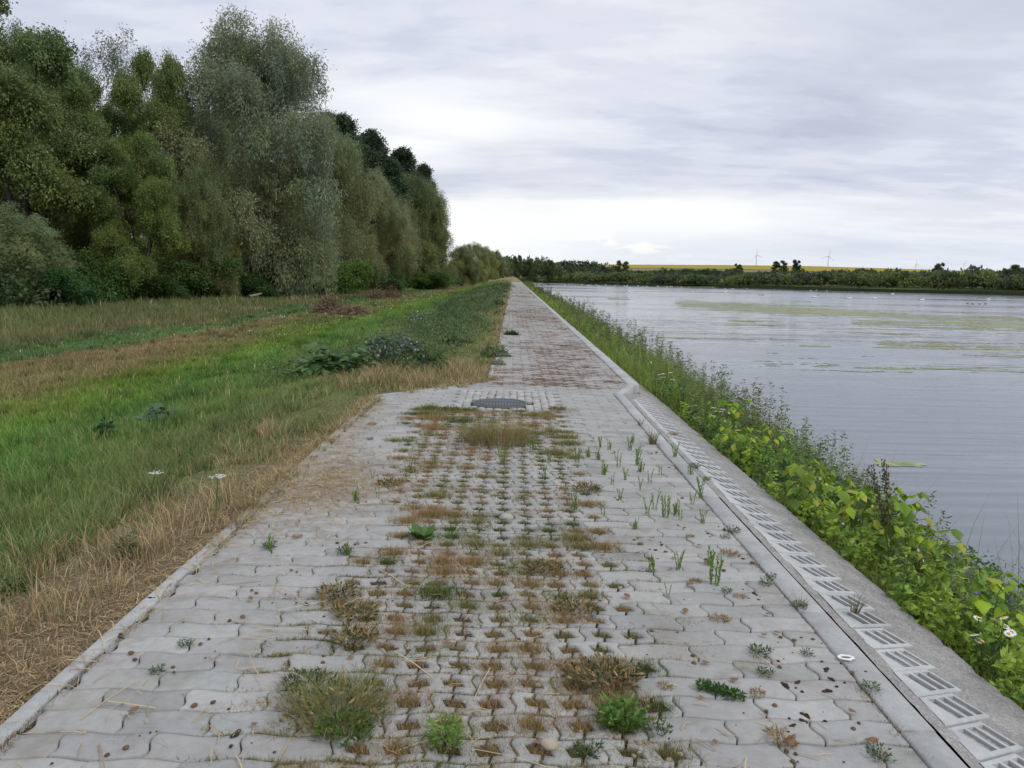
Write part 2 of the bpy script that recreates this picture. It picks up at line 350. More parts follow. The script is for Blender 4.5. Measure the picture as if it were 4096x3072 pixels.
# ------------------------------------------------------------------ terrain
LAKE_Z = -2.4
SH0 = np.array([8.0, 424.0]); SH1 = np.array([175.0, 263.0]); SHD = (SH1 - SH0)/np.linalg.norm(SH1 - SH0); SHN = np.array([-SHD[1], SHD[0]])
def shore_s(X, Y): return (X - SH0[0])*SHN[0] + (Y - SH0[1])*SHN[1]
def XR(Y): return 1.55 + 0*Y
def KO(Y): return np.interp(Y, [-10, 10.46, 11.36, 500], [1.55, 1.55, 1.928, 1.928])
def XL(Y): return -1.77 + 1.42*sst(10.2, 11.7, Y)
def bank(e):          # drop of the lake side by distance from the kerb's outer edge
    return np.where(e < 0.66, -0.30*e, -0.198 - 0.61*(e - 0.66))
def gz(X, Y):
    X = np.asarray(X, float); Y = np.asarray(Y, float)
    d = -1.77 - X
    zl = -0.035 - 0.80*sst(-0.3, 7.0, d) - 0.03*np.clip(d, 0, 1) + 0.16*(fbm(X*0.35, Y*0.22, 3) - 0.5)*sst(0.3, 4, d)
    zl = zl + 0.02*(vn(X*3, Y*3, 9) - 0.5)
    top = np.where(X < XL(Y), -0.02 - 0.05*sst(0, 1.5, XL(Y) - X), -0.07)
    z = np.where(X < -1.77, np.minimum(zl, top + 1), top)
    e = X - XR(Y)
    zr = np.maximum(-0.07 + bank(e) + 0.05*(fbm(X*1.5, Y*1.5, 5) - 0.5)*sst(0.5, 1.2, e), -3.6)
    z = np.where(e > 0, zr, z)
    # beyond the paved end the dam top is a dry grassy mound
    far = sst(176, 200, Y)*np.exp(-((X + 2)/6.0)**2)*0.75; z = z + np.where(e < 0.1, far, far*0.6)
    s = shore_s(X, Y); u = (X - 8.0)*SHD[0] + (Y - 424)*SHD[1]
    crest = np.interp(u, [-300, -60, 0, 110, 185, 260, 500], [14.5, 14.2, 13.8, 11.2, 7.4, 5.2, 4.5])
    hill = np.where(s < 0, LAKE_Z + 0.25 + 0.10*s, np.where(s < 12, LAKE_Z + 0.25 + 0.05*s, (LAKE_Z + 0.85) + (crest - LAKE_Z - 0.85)*np.clip((s - 12)/338.0, 0, 1)))
    hill = hill - np.clip(s - 352, 0, 400)*0.01
    return np.maximum(z, hill)

C_SOIL = np.array([0.105, 0.075, 0.052])
def band_cols(X, Y, rng, n):
    """colour of the vegetation left of the dam by lateral distance"""
    X = np.asarray(X, float); Y = np.asarray(Y, float)
    w = (fbm(X*0.5, Y*0.12, 21) - 0.5)*2.2 + (vn(X*1.3, Y*0.8, 22) - 0.5)*0.8
    x = X + w*np.clip((-1.9 - X)/4, 0, 1)
    x = x + (vn(X*0.9, Y*0.25, 24) - .5)*1.1
    pts = [-60, -17, -15.4, -14.4, -12.8, -11.5, -9.9, -8.7, -7.4, -6.0, -5.0, -4.0, -3.2, -1.8]
    cs = np.array([(0.135, 0.165, 0.060), (0.140, 0.165, 0.062), (0.19, 0.175, 0.08), (0.10, 0.170, 0.058), (0.10, 0.18, 0.058), (0.25, 0.19, 0.10), (0.215, 0.18, 0.08),
                   (0.195, 0.250, 0.045), (0.150, 0.250, 0.045), (0.110, 0.205, 0.046), (0.120, 0.205, 0.052), (0.145, 0.210, 0.060), (0.155, 0.205, 0.068), (0.17, 0.19, 0.075)])
    o = np.stack([np.interp(x, pts, cs[:, k]) for k in range(3)], -1)
    br = (fbm(X*.25 + Y*.03, Y*.06, 27)[..., None] - .38)*2.0 + .25*sst(14, 22, Y)[..., None]; gm = np.array([.14, .19, .055]); rust = ((x < -8.3) & (x > -12.4))[..., None]
    o = np.where(rust, o*np.clip(br, .25, 1) + gm*(1 - np.clip(br, .25, 1)), o)
    mo = (1 + (fbm(X*.8, Y*.35, 28) - .5)*.7)[..., None]
    return o*mo
def edge_dry(X, Y):
    """0..1 : dryness close to the paving"""
    e = XL(Y) - X; nse = (fbm(X*0.9, Y*0.5, 31) - 0.5)*2.4
    near = sst(0, 1, (np.interp(Y, [2, 6, 10], [1.7, 1.05, .8]) - e - nse*.7)/1.0); far = 0.6*sst(.6, 0.0, e + nse*.9)
    return near*(1 - sst(12.5, 15, Y)) + far*sst(12.5, 15, Y)

def axis(parts):
    return np.unique(np.concatenate([np.linspace(a, b, n) for a, b, n in parts]).round(4))
xs = axis([(-2500, -300, 8), (-300, -60, 20), (-60, -20, 40), (-20, -8, 40), (-8, -1.77, 50), (-1.765, 1.5, 8), (1.5, 2.8, 22), (2.8, 8, 27), (8, 30, 16), (30, 300, 110), (300, 700, 30), (700, 5000, 12)])
ys = axis([(-6, 0, 8), (0, 14, 90), (14, 40, 70), (40, 120, 70), (120, 240, 60), (240, 900, 200), (900, 2000, 12), (2000, 9000, 8)])
XX, YY = np.meshgrid(xs, ys, indexing='ij'); ZZ = gz(XX, YY)
nx, ny = XX.shape; i, j = np.meshgrid(np.arange(nx - 1), np.arange(ny - 1), indexing='ij')
F = np.stack([i*ny + j, (i + 1)*ny + j, (i + 1)*ny + j + 1, i*ny + j + 1], -1).reshape(-1, 4)
CG = band_cols(XX, YY, RNG, 0)*0.8
dry = edge_dry(XX, YY)[..., None]; CG = CG*(1 - dry*0.75) + np.array([0.23, 0.175, 0.115])*dry*0.75
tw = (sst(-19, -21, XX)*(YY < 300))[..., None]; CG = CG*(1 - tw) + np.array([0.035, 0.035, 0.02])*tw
rgt = (XX > XR(YY) - 0.1)[..., None]; CG = np.where(rgt, np.array([0.075, 0.06, 0.04]), CG)
s_ = shore_s(XX, YY); land = (s_ > -4)[..., None]
fcol = np.array([0.10, 0.125, 0.045]) + (fbm(XX*0.02, YY*0.02, 41)[..., None] - 0.5)*0.06
yel = (sst(235, 262, s_)*(s_ < 343))[..., None]; fcol = fcol*(1 - yel) + np.array([0.36, 0.29, 0.04])*yel
top = (s_ >= 343)[..., None]; fcol = np.where(top, np.array([0.30, 0.24, 0.15]), fcol)
tan = (sst(180, 200, s_)*sst(240, 225, s_)*(fbm(XX*0.01, YY*0.01, 44) > 0.5))[..., None]; fcol = fcol*(1 - tan) + np.array([0.26, 0.21, 0.11])*tan
CG = np.where(land, fcol, CG)
mound = (sst(172, 185, YY)*(YY < 420)*(XX > -14)*(XX < 6))[..., None]*(~land); CG = CG*(1 - mound*0.8) + np.array([0.28, 0.22, 0.11])*mound*0.8
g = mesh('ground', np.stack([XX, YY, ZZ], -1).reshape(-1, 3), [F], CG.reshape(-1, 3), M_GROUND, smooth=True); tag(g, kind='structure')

# lake
V = [(1.6, -6, LAKE_Z), (900, -6, LAKE_Z), (900, 700, LAKE_Z), (1.6, 700, LAKE_Z)]
wl = mesh('lake', V, [np.array([[0, 1, 2, 3]])], None, M_WATER); tag(wl, kind='structure')

# ------------------------------------------------------------------ paving
L, D, GAP = 0.31, 0.1425, 0.0028
Y0 = 1.2
def xin_r(y): return np.interp(y, [-10, 10.45, 11.45, 500], [1.415, 1.415, 1.745, 1.745])
def xin_l(y): return np.interp(y, [-10, 10.05, 10.9, 11.7, 500], [-1.70, -1.70, -0.85, -0.32, -0.32])
def tmpl(us, vs, holes):
    """grid of (u,v); returns uv verts, faces list, outer ring info"""
    nu, nv = len(us), len(vs)
    U, Vv = np.meshgrid(us, vs, indexing='ij')
    key = {}
    faces = []
    for a in range(nu - 1):
        for b in range(nv - 1):
            uc, vc = (us[a] + us[a + 1])/2, (vs[b] + vs[b + 1])/2
            if any(h[0] < uc < h[1] and h[2] < vc < h[3] for h in holes): continue
            faces.append((a*nv + b, (a + 1)*nv + b, (a + 1)*nv + b + 1, a*nv + b + 1))
    cnt = {}
    for f in faces:
        for k in range(4):
            e = (f[k], f[(k + 1) % 4]); cnt[e] = 1
    bd = [e for e in cnt if (e[1], e[0]) not in cnt]
    n0 = nu*nv
    walls = [(e[1], e[0], e[0] + n0, e[1] + n0) for e in bd]
    uv = np.stack([U.ravel(), Vv.ravel()], 1)
    ring = (uv[:, 0] <= us[0] + 1e-6) | (uv[:, 0] >= us[-1] - 1e-6) | (uv[:, 1] <= vs[0] + 1e-6) | (uv[:, 1] >= vs[-1] - 1e-6)
    z = np.where(ring, -0.004, 0.0)
    uvz = np.concatenate([np.c_[uv, z], np.c_[uv, np.full(n0, -0.05)]])
    return uvz, np.array(faces + walls)
eu, ev = GAP/L, GAP/D; cu, cv = eu + 0.006/L, ev + 0.006/D
us_s = np.unique(np.concatenate([[eu, cu], np.linspace(0.09, 0.91, 9), [1 - cu, 1 - eu]])); vs_s = np.array([ev, cv, 0.2, 0.35, 0.5, 0.65, 0.8, 1 - cv, 1 - ev])
hw, sl = 0.135, 0.022
us_g = np.array([eu, cu, 0.145, 0.28 - sl, 0.28 + sl, 0.415, 0.5, 0.585, 0.72 - sl, 0.72 + sl, 0.855, 1 - cu, 1 - eu]); vs_g = np.array([ev, cv, 0.28, 0.5, 0.72, 1 - cv, 1 - ev])
T_S = tmpl(us_s, vs_s, [])
T_G = tmpl(us_g, vs_g, [(0.145, 0.415, 0.28, 0.72), (0.585, 0.855, 0.28, 0.72), (0.28 - sl, 0.28 + sl, 0, 1), (0.72 - sl, 0.72 + sl, 0, 1)])
us_f = np.array([eu, cu, 0.25, 0.5, 0.75, 1 - cu, 1 - eu]); vs_f = np.array([ev, cv, 0.5, 1 - cv, 1 - ev])
T_F = tmpl(us_f, vs_f, [])
def place(A, T, ox, oy, rng):
    uvz, Fc = T; n = len(ox); m = len(uvz)
    u = uvz[None, :, 0]; v = uvz[None, :, 1]; z = uvz[None, :, 2]
    x = ox[:, None] + u*L + 0.012*np.sin(2*np.pi*v); wave = 0.0095*np.sin(2*np.pi*(ox[:, None] + u*L)/L + 0.6)
    y = oy[:, None] + v*D + wave
    cxp = ox[:, None] + L/2; cyp = oy[:, None] + D/2
    rot = rng.normal(0, 0.007, n)[:, None]*np.minimum(1, 12/np.maximum(oy[:, None], 1))
    x, y = cxp + (x - cxp) - (y - cyp)*rot, cyp + (y - cyp) + (x - cxp)*rot
    tx = rng.normal(0, 0.006, n)[:, None]; ty = rng.normal(0, 0.008, n)[:, None]; h = rng.normal(0, 0.0024, n)[:, None]
    zz_ = z + h + (x - cxp)*tx + (y - cyp)*ty + 0.012*(fbm(x*0.6, y*0.4, 61, 2) - 0.5)
    x = np.clip(x, xin_l(y) + 0.004, xin_r(y) - 0.004)
    tone = 1 + rng.normal(0, 0.045, n) - .10*(rng.random(n) < .06); tc_ = np.stack([tone*(1 + rng.normal(0, .012, n)), tone, tone*(1 + rng.normal(0, .012, n))], 1)
    off = (np.arange(n)*m)[:, None, None]
    A.add(np.stack([x, y, zz_], -1).reshape(-1, 3), (Fc[None] + off).reshape(-1, 4), np.repeat(tc_, m, 0))
MH = gp(1999, 1611); MHR = 0.335
rng = np.random.default_rng(11)
sol, grd, farp = [], [], []
hole_xy = []
nrow = int((178 - Y0)/D)
for r in range(nrow):
    oy = Y0 + r*D; offx = (L/2 if r % 2 else 0.0) + 0.03
    lo, hi = float(xin_l(oy + D/2)), float(xin_r(oy + D/2))
    k0 = int(math.floor((lo - offx)/L)) ; k1 = int(math.ceil((hi - offx)/L))
    for k in range(k0, k1):
        ox = offx + k*L; cx_ = ox + L/2; cy_ = oy + D/2
        w_in = min(ox + L, hi) - max(ox, lo)
        if w_in < 0.04: continue
        if 9.02 < cy_ < 10.55 and -0.70 < cx_ < 0.52: continue
        if oy > 28: 
            farp.append((ox, oy)); continue
        lb = -0.62 if oy < 4.5 else -0.62 - min(0.30, (oy - 4.5)*0.12)
        rb = 0.56
        lb -= .14*(vn(np.array([oy*1.3]), np.array([3.]), 5)[0] > .35)
        if lb < cx_ < rb and oy < 9.05:
            grd.append((ox, oy)); hole_xy += [(ox + 0.28*L, cy_), (ox + 0.72*L, cy_)]
        else: sol.append((ox, oy))
P = Acc()
for lst, T in ((sol, T_S), (grd, T_G), (farp, T_F)):
    a = np.array(lst); place(P, T, a[:, 0], a[:, 1], rng)
# small irregular cobbles laid round the manhole
cs = 0.098
for a in range(13):
    for b in range(16):
        x0, y0 = -0.70 + a*cs + rng.normal(0, .006), 9.06 + b*cs + rng.normal(0, .006)
        cxm, cym = x0 + cs/2, y0 + cs/2
        if math.hypot(cxm - MH[0], (cym - MH[1])) < MHR + 0.07: continue
        w2, h2 = cs/2 - 0.0035, cs/2 - 0.0035
        th = np.linspace(0, 2*np.pi, 9)[:-1] + 0.2; pr = np.stack([np.clip(np.cos(th)*1.3, -1, 1)*w2, np.clip(np.sin(th)*1.3, -1, 1)*h2], 1)*(1 + rng.normal(0, .05, (8, 1)))
        prism(P, pr + [cxm, cym], -0.05, rng.normal(0.001, .003), np.full(3, 1.12 + rng.normal(0, .06)), 0.004)
pth = P.build('path', M_PAVER); tag(pth, kind='structure')
# soil under the paving
Bd = Acc(); yy = np.concatenate([np.linspace(0.5, 14, 300), np.linspace(14.5, 179, 200)]); uu = np.linspace(0, 1, 40)
Xb = xin_l(yy)[:, None]*(1 - uu) + xin_r(yy)[:, None]*uu; Yb = np.repeat(yy[:, None], len(uu), 1)
zb = -0.030 + 0.016*(fbm(Xb*9, Yb*9, 71) - 0.5)*2
zb = zb + 0.015*((Xb > -0.9) & (Xb < 0.5) & (Yb < 9.1))
cB = np.array([0.105, 0.078, 0.056]) + (fbm(Xb*4, Yb*4, 73)[..., None] - 0.5)*0.10*np.array([1.1, .8, .6]); cB = np.where((Yb > 11)[..., None], np.array([0.15, 0.09, 0.062]), cB)
i, j = np.meshgrid(np.arange(len(yy) - 1), np.arange(len(uu) - 1), indexing='ij'); n_ = len(uu)
Bd.add(np.stack([Xb, Yb, zb], -1).reshape(-1, 3), np.stack([i*n_ + j, i*n_ + j + 1, (i + 1)*n_ + j + 1, (i + 1)*n_ + j], -1).reshape(-1, 4), np.maximum(cB, 0.02).reshape(-1, 3))
tag(Bd.build('path_bed', M_SOIL), kind='structure')

# kerbs
Kb = Acc()
y = 1.0
while y < 10.0:
    y2 = min(y + 1.0, 10.04); dz = rng.normal(0, .002)
    box(Kb, (-1.775, y + .003, -0.2), (-1.706, y2 - .003, 0.006 + dz), np.full(3, 1 + rng.normal(0, .03)), 0.006); y += 1.0
pl = [(-1.775, 10.04), (-0.87, 10.96), (-0.37, 11.76), (-0.37, 14)]
for (xa, ya), (xb, yb) in zip(pl[:-1], pl[1:]):
    t = np.array([xb - xa, yb - ya]); t /= np.linalg.norm(t); nrm = np.array([t[1], -t[0]])*0.065
    prism(Kb, [(xa, ya), (xa + nrm[0], ya + nrm[1]), (xb + nrm[0], yb + nrm[1]), (xb, yb)], -0.2, 0.004, np.full(3, 1.0), 0.005)
y = 0.6; k = 0
while y < 10.45:
    y2 = min(y + 0.98, 10.46); dx = rng.normal(0, .003)
    box(Kb, (1.421 + dx, y + .004, -0.2), (1.548 + dx, y2 - .004, 0.008 + rng.normal(0, .002)), np.full(3, 1 + rng.normal(0, .03)), 0.008); y += 0.98
prism(Kb, [(1.421, 10.46), (1.548, 10.46), (1.86, 11.36), (1.752, 11.45)], -0.2, 0.01, np.full(3, 1.04), 0.008)
y = 11.46
while y < 178:
    st = 1.0 if y < 60 else 4.0
    box(Kb, (1.752, y + .004, -0.2), (1.925, y + st - .004, 0.012 + rng.normal(0, .003)), np.full(3, 1.05 + rng.normal(0, .03)), 0.008); y += st
tag(Kb.build('kerb', M_KERB), kind='structure')

# gravelly concrete apron of the bank
Ga = Acc(); ee = np.concatenate([np.linspace(0.003, 0.66, 34), [0.70]]); yy = np.concatenate([np.linspace(0.5, 12, 420), np.linspace(12.2, 60, 120), np.linspace(62, 178, 40)])
E_, Y_ = np.meshgrid(ee, yy, indexing='ij'); wv = 0.07*(fbm(Y_*1.3, E_*0, 81) - 0.5)
E_ = np.where(E_ > 0.3, E_ + wv*(E_ - 0.3)*3, E_)
X_ = np.maximum(XR(Y_) + E_, KO(Y_) + .002 + E_*.002); E_ = X_ - 1.55
# small raised ragged rows pressed into the concrete near its lower edge
zA = bank(E_) - 0.008 + 0.013*sst(.105, .08, E_) + 0.010*(fbm(X_*14, Y_*14, 82) - 0.5) - 0.012*sst(0.45, .6, E_)*(vn(X_*8, Y_*25, 83) > 0.72) - 0.3*(E_ > 0.69)
n_ = len(yy); i, j = np.meshgrid(np.arange(len(ee) - 1), np.arange(n_ - 1), indexing='ij')
cA = np.full(zA.shape, 1.0) * (0.9 + 0.25*fbm(X_*3, Y_*1.2, 84)); cA = np.where(E_ > 0.5, cA*(1 - 0.18*sst(.5, .66, E_ + wv)), cA)
Ga.add(np.stack([X_, Y_, zA], -1).reshape(-1, 3), np.stack([i*n_ + j, (i + 1)*n_ + j, (i + 1)*n_ + j + 1, i*n_ + j + 1], -1).reshape(-1, 4), np.repeat(cA.reshape(-1, 1), 3, 1)*np.array([1, 1.0, .98]))
tag(Ga.build('bank_apron', M_GRAVEL, smooth=True), kind='structure')

# slotted grid blocks laid askew down the bank
import bmesh
e1 = np.array([0.575, -0.818]); e2 = np.array([0.818, 0.575])
per = 0.2000
GB = bmesh.new()
c1 = [0.004, 0.009, 0.026, 0.142, 0.157, 0.1605]; c2 = [-0.26, -0.12, 0.0, 0.058, 0.080, 0.138, 0.160, 0.218, 0.236, 0.242]
slots = [(0.026, 0.142, 0.0, 0.058), (0.026, 0.142, 0.080, 0.138), (0.026, 0.142, 0.160, 0.218)]
rb_ = np.random.default_rng(3)
tone_lay = GB.verts.layers.float_color.new('Col')
for k in range(-4, 50):
    org = np.array([1.645, 2.842 + (k - 5)*per]) + rb_.normal(0, .0015, 2)
    if org[1] > 10.85: break
    shift = 0.0 if org[1] < 10.3 else (org[1] - 10.3)*0.42
    dzk = rb_.normal(0, .002); tn = 1 + rb_.normal(0, .03); vs = {}
    def gv(a, b, low):
        kx = (a, b, low)
        if kx not in vs:
            p = org + e1*c1[a] + e2*c2[b]; e = p[0] - 1.55
            rim = a in (0, len(c1) - 1) or b in (0, len(c2) - 1)
            z = -0.30*e + 0.006 + dzk - (0.004 if rim else 0) - (0.05 if low else 0)
            vt = GB.verts.new((p[0], p[1], z)); vt[tone_lay] = (tn, tn, tn, 1); vs[kx] = vt
        return vs[kx]
    fs = set()
    for a in range(len(c1) - 1):
        for b in range(len(c2) - 1):
            m1, m2 = (c1[a] + c1[a + 1])/2, (c2[b] + c2[b + 1])/2
            if any(s[0] < m1 < s[1] and s[2] < m2 < s[3] for s in slots): continue
            fs.add((a, b))
    geo = []
    for a, b in fs:
        f = GB.faces.new([gv(a, b, 0), gv(a + 1, b, 0), gv(a + 1, b + 1, 0), gv(a, b + 1, 0)]); geo.append(f)
        for (na, nb), (p0, p1) in {(a - 1, b): ((a, b), (a, b + 1)), (a + 1, b): ((a + 1, b), (a + 1, b + 1)), (a, b - 1): ((a, b), (a + 1, b)), (a, b + 1): ((a, b + 1), (a + 1, b + 1))}.items():
            if (na, nb) not in fs: geo.append(GB.faces.new([gv(*p0, 0), gv(*p1, 0), gv(*p1, 1), gv(*p0, 1)]))
    es = {e for f in geo for e in f.edges}; vv = {v for f in geo for v in f.verts}
    bmesh.ops.bisect_plane(GB, geom=list(geo) + list(es) + list(vv), plane_co=(1.618 + shift + rb_.normal(0, .004), 0, 0), plane_no=(-1, 0, 0), clear_outer=True)
bmesh.ops.recalc_face_normals(GB, faces=GB.faces[:])
me = bpy.data.meshes.new('bank_grid_paving'); GB.to_mesh(me); GB.free(); me.materials.append(M_BLOCK)
ob = bpy.data.objects.new('bank_grid_paving', me); COL.objects.link(ob); tag(ob, kind='structure')

# ------------------------------------------------------------------ manhole
mh = empty('manhole_cover', (MH[0], MH[1], 0)); tag(mh, 'round dark grey ribbed metal manhole cover set in pale cobbles', 'manhole cover')
m, t_, b_, o_ = newmat('cast_iron'); b_.inputs['Metallic'].default_value = 0.25; b_.inputs['Roughness'].default_value = 0.6
link(t_, mixc(t_, 1.0, colnode(t_), ramp(t_, noise(t_, 30, 5, .6), [(0.3, .7), (.7, 1.3)], 'LINEAR'), 'MULTIPLY'), b_.inputs['Base Color']); M_IRON = m
th = np.linspace(0, 2*np.pi, 49)[:-1]
A = Acc(); ring = np.stack([np.cos(th), np.sin(th)], 1)
prism(A, ring*0.305, -0.03, -0.004, np.array([.085, .09, .10]), .003); lid = A.build('lid', M_IRON, mh)
A = Acc()
for k in range(-7, 8):
    x = k*0.038; yl = math.sqrt(max(0.0, 0.285**2 - x*x))
    if yl < .05: continue
    for a, b in ((-yl, -0.012), (0.012, yl)): box(A, (x - .012, a, -0.0045), (x + .012, b, 0.003), np.array([.105, .11, .12]), .002)
A.build('rib', M_IRON, mh)
A = Acc(); n = 48; Rr = [(0.312, -0.02), (0.312, 0.002), (0.345, 0.002), (0.345, -0.03)]
V = np.concatenate([np.c_[ring*r_, np.full(n, z_)] for r_, z_ in Rr]); ii = np.arange(n); jj = (ii + 1) % n
A.add(V, np.concatenate([np.stack([ii + q*n, jj + q*n, jj + (q + 1)*n, ii + (q + 1)*n], 1) for q in range(3)]), np.array([.11, .112, .115])); A.build('frame', M_IRON, mh)

# ------------------------------------------------------------------ trees
def crown_leaves(A, rng, lobes, ntuft, per, ll, lw, droop, spread, hang, col, cvar=0.16, inner=0.3, outw=0.5, yellow=0.0):
    lob = np.array(lobes, float); c = lob[:, :3]; r = lob[:, 3:6] if lob.shape[1] >= 6 else np.repeat(lob[:, 3:4], 3, 1)
    area = (r.prod(1))**(2/3.0); pick = rng.choice(len(lob), ntuft*3, p=area/area.sum())
    d = norm(rng.normal(size=(ntuft*3, 3))); d[:, 2] = np.where((d[:, 2] < -0.3) & (rng.random(len(d)) < .5), -d[:, 2], d[:, 2])
    rad = 0.80 + 0.24*rng.random(len(d)); inn = rng.random(len(d)) < inner; rad = np.where(inn, rng.uniform(.25, .8, len(d)), rad)
    tipm = rng.random(len(d)) < .09; rad = np.where(tipm, rng.uniform(1.05, 1.42, len(d)), rad)
    p = c[pick] + d*r[pick]*rad[:, None]
    q = (p[:, None] - c[None])/r[None]; ins = (np.einsum('nkj,nkj->nk', q, q) < 0.62).sum(1) > 0
    keep = (~ins) | (rng.random(len(p)) < 0.22) | inn
    keep &= p[:, 2] > 0.1
    p, d, pick = p[keep][:ntuft], d[keep][:ntuft], pick[keep][:ntuft]
    n = len(p); lt = 1 + rng.normal(0, cvar, n); hue = rng.normal(0, .05, n) + yellow*(fbm(p[:, 0]*.3, p[:, 2]*.3, 5) - .5); lobt = (1 + rng.normal(0, .09, len(lob)))[pick]
    tc_ = col[None]*(lt*lobt)[:, None]*np.stack([1 + hue*1.6, 1 + hue*.5, 1 - hue], 1)
    P = np.repeat(p, per, 0); Dv = np.repeat(d, per, 0); m = len(P)
    P = P + rng.normal(size=(m, 3))*spread*np.array([1, 1, .8]); hz = rng.random(m)*hang*np.repeat(rng.uniform(.4, 1.3, n), per); P[:, 2] -= hz
    P[:, 2] = np.maximum(P[:, 2], 0.05)
    a = norm(Dv*outw + rng.normal(size=(m, 3))*0.55 + np.array([0, 0, -droop])*(0.5 + hz[:, None]/max(hang, .1)))
    cc = np.clip(np.repeat(tc_, per, 0)*(1 + rng.normal(0, .09, (m, 1))), .01, 1)
    leaves(A, P, a, ll*rng.uniform(.7, 1.25, m), lw*rng.uniform(.7, 1.2, m), cc, rng)
def limbs(A, rng, lobes, base_r, col, n=7, base=(0, 0, 0), fork=0.22, H=15.0):
    b = np.array(base, float); tr = []
    order = sorted(range(len(lobes)), key=lambda i: -lobes[i][3])[:n]
    for i_ in order:
        e = np.array(lobes[i_][:3], float); fz = H*fork*rng.uniform(.6, 1.4)
        s0 = b + np.array([rng.normal(0, base_r*.5), rng.normal(0, base_r*.5), -0.6])
        mid = s0*0.7 + e*0.3; mid[2] = max(fz, e[2]*.35); mid[:2] += rng.normal(0, .3, 2)
        t = np.linspace(0, 1, 9)[:, None]; pts = (1 - t)**2*s0 + 2*t*(1 - t)*mid + t*t*e + rng.normal(0, .12, (9, 3))*t
        tube(A, pts, base_r*(1 - t[:, 0]*0.82)*rng.uniform(.55, 1), col, 7)
        for q in range(4):
            k = rng.integers(4, 8); s1 = pts[k]; dr = norm(rng.normal(size=3)*np.array([1, 1, .6]) + [0, 0, .5])*lobes[i_][3]*rng.uniform(.6, 1.1)
            t2 = np.linspace(0, 1, 6)[:, None]; tube(A, s1 + dr*t2 + rng.normal(0, .06, (6, 3))*t2, base_r*.30*(1 - .8*t2[:, 0]), col, 5)
BARK = np.array([.075, .062, .050])
def sublobes(rng, lobes, k, f, zs=1.0):
    out = []
    for (x, y, z, a, b, c) in lobes:
        for q in range(k):
            d = norm(rng.normal(size=3)); d[2] = abs(d[2])*1.1 - .25
            s = f*rng.uniform(.75, 1.25)
            out.append((x + d[0]*a*.72, y + d[1]*b*.72, z + d[2]*c*.72, a*s, b*s, c*s*zs))
    return out
def make_tree(name, kind, seed, H, R, ntuft=900, per=60, col=(.10, .12, .07), leaf=(.30, .07)):
    rng = np.random.default_rng(seed); col = np.array(col); lobes = []
    if kind == 'willow':
        nl = 15
        for k in range(nl):
            f = (k + .5)/nl; z = H*(0.10 + 0.74*f); prof = (1 - abs(f*1.25 - .45)**2.2*.75)
            a = k*2.4 + rng.normal(0, .35); s = R*rng.uniform(.30, .50)*(1 - .25*f); rr = (R*prof - s)*rng.uniform(.75, 1.0)
            lobes.append((rr*math.cos(a), rr*math.sin(a), z, s, s, s*1.0))
        lobes.append((R*.1, 0, H*.85, R*.32, R*.32, R*.30)); sub = sublobes(rng, lobes, 7, .46, 1.15)
        args = dict(droop=0.8, spread=.27, hang=1.5, outw=.45)
    elif kind == 'oval':
        nl = 16
        for k in range(nl):
            f = (k + .5)/nl; z = H*(0.09 + 0.77*f); prof = (1 - abs(f*1.15 - .45)**2.2*.8)
            a = k*2.4 + rng.normal(0, .35); s = R*rng.uniform(.28, .46)*(1 - .25*f); rr = (R*prof - s)*rng.uniform(.7, 1.0)
            lobes.append((rr*math.cos(a), rr*math.sin(a), z, s, s, s*.95))
        sub = sublobes(rng, lobes, 7, .44, .9)
        args = dict(droop=0.35, spread=.28, hang=.7, outw=.6)
    elif kind == 'poplar':
        nl = 20
        for k in range(nl):
            f = (k + .5)/nl; z = H*(0.14 + 0.72*f); prof = (1 - abs(f*1.1 - .4)**2*.9)
            a = k*2.4 + rng.normal(0, .4); s = R*rng.uniform(.26, .40)*(1 - .3*f); rr = (R*prof - s)*rng.uniform(.6, 1.0)
            lobes.append((rr*math.cos(a), rr*math.sin(a), z, s, s, s*2.0))
        sub = sublobes(rng, lobes, 6, .42, 1.1)
        args = dict(droop=-0.25, spread=.30, hang=.3, outw=.5)
    else:   # shrub
        nl = 8
        for k in range(nl):
            a = k*2.4; s = R*rng.uniform(.3, .45); rr = (R - s)*rng.uniform(.2, 1); z = H*rng.uniform(.2, .62)
            lobes.append((rr*math.cos(a), rr*math.sin(a), z, s, s, min(s, H*.34)))
        sub = sublobes(rng, lobes, 6, .42)
        args = dict(droop=0.3, spread=.18, hang=.3, outw=.5)
    A = Acc(); crown_leaves(A, rng, sub, ntuft, per, leaf[0], leaf[1], col=col, yellow=.3, **args)
    T = Acc(); limbs(T, rng, lobes, .34*H/18 if kind != 'shrub' else .05*H/2, BARK, n=8 if kind != 'shrub' else 5, fork=.2, H=H)
    root = empty(name, (0, 0, 0)); V = A.V[0]
    EXT[name + str(seed)] = (np.percentile(V[:, 2], 99.7), np.percentile(np.hypot(V[:, 0], V[:, 1]), 96)); root['ek'] = name + str(seed)
    T.build('trunk', M_BARK, root, smooth=True); A.build('crown', M_LEAF, root); return root
EXT = {}
def setcol(root, tint):
    root.color = (*tint, 1)
    for c in root.children:
        if c.name.startswith('crown') or c.name.startswith('leaves'): c.color = (*tint, 1)
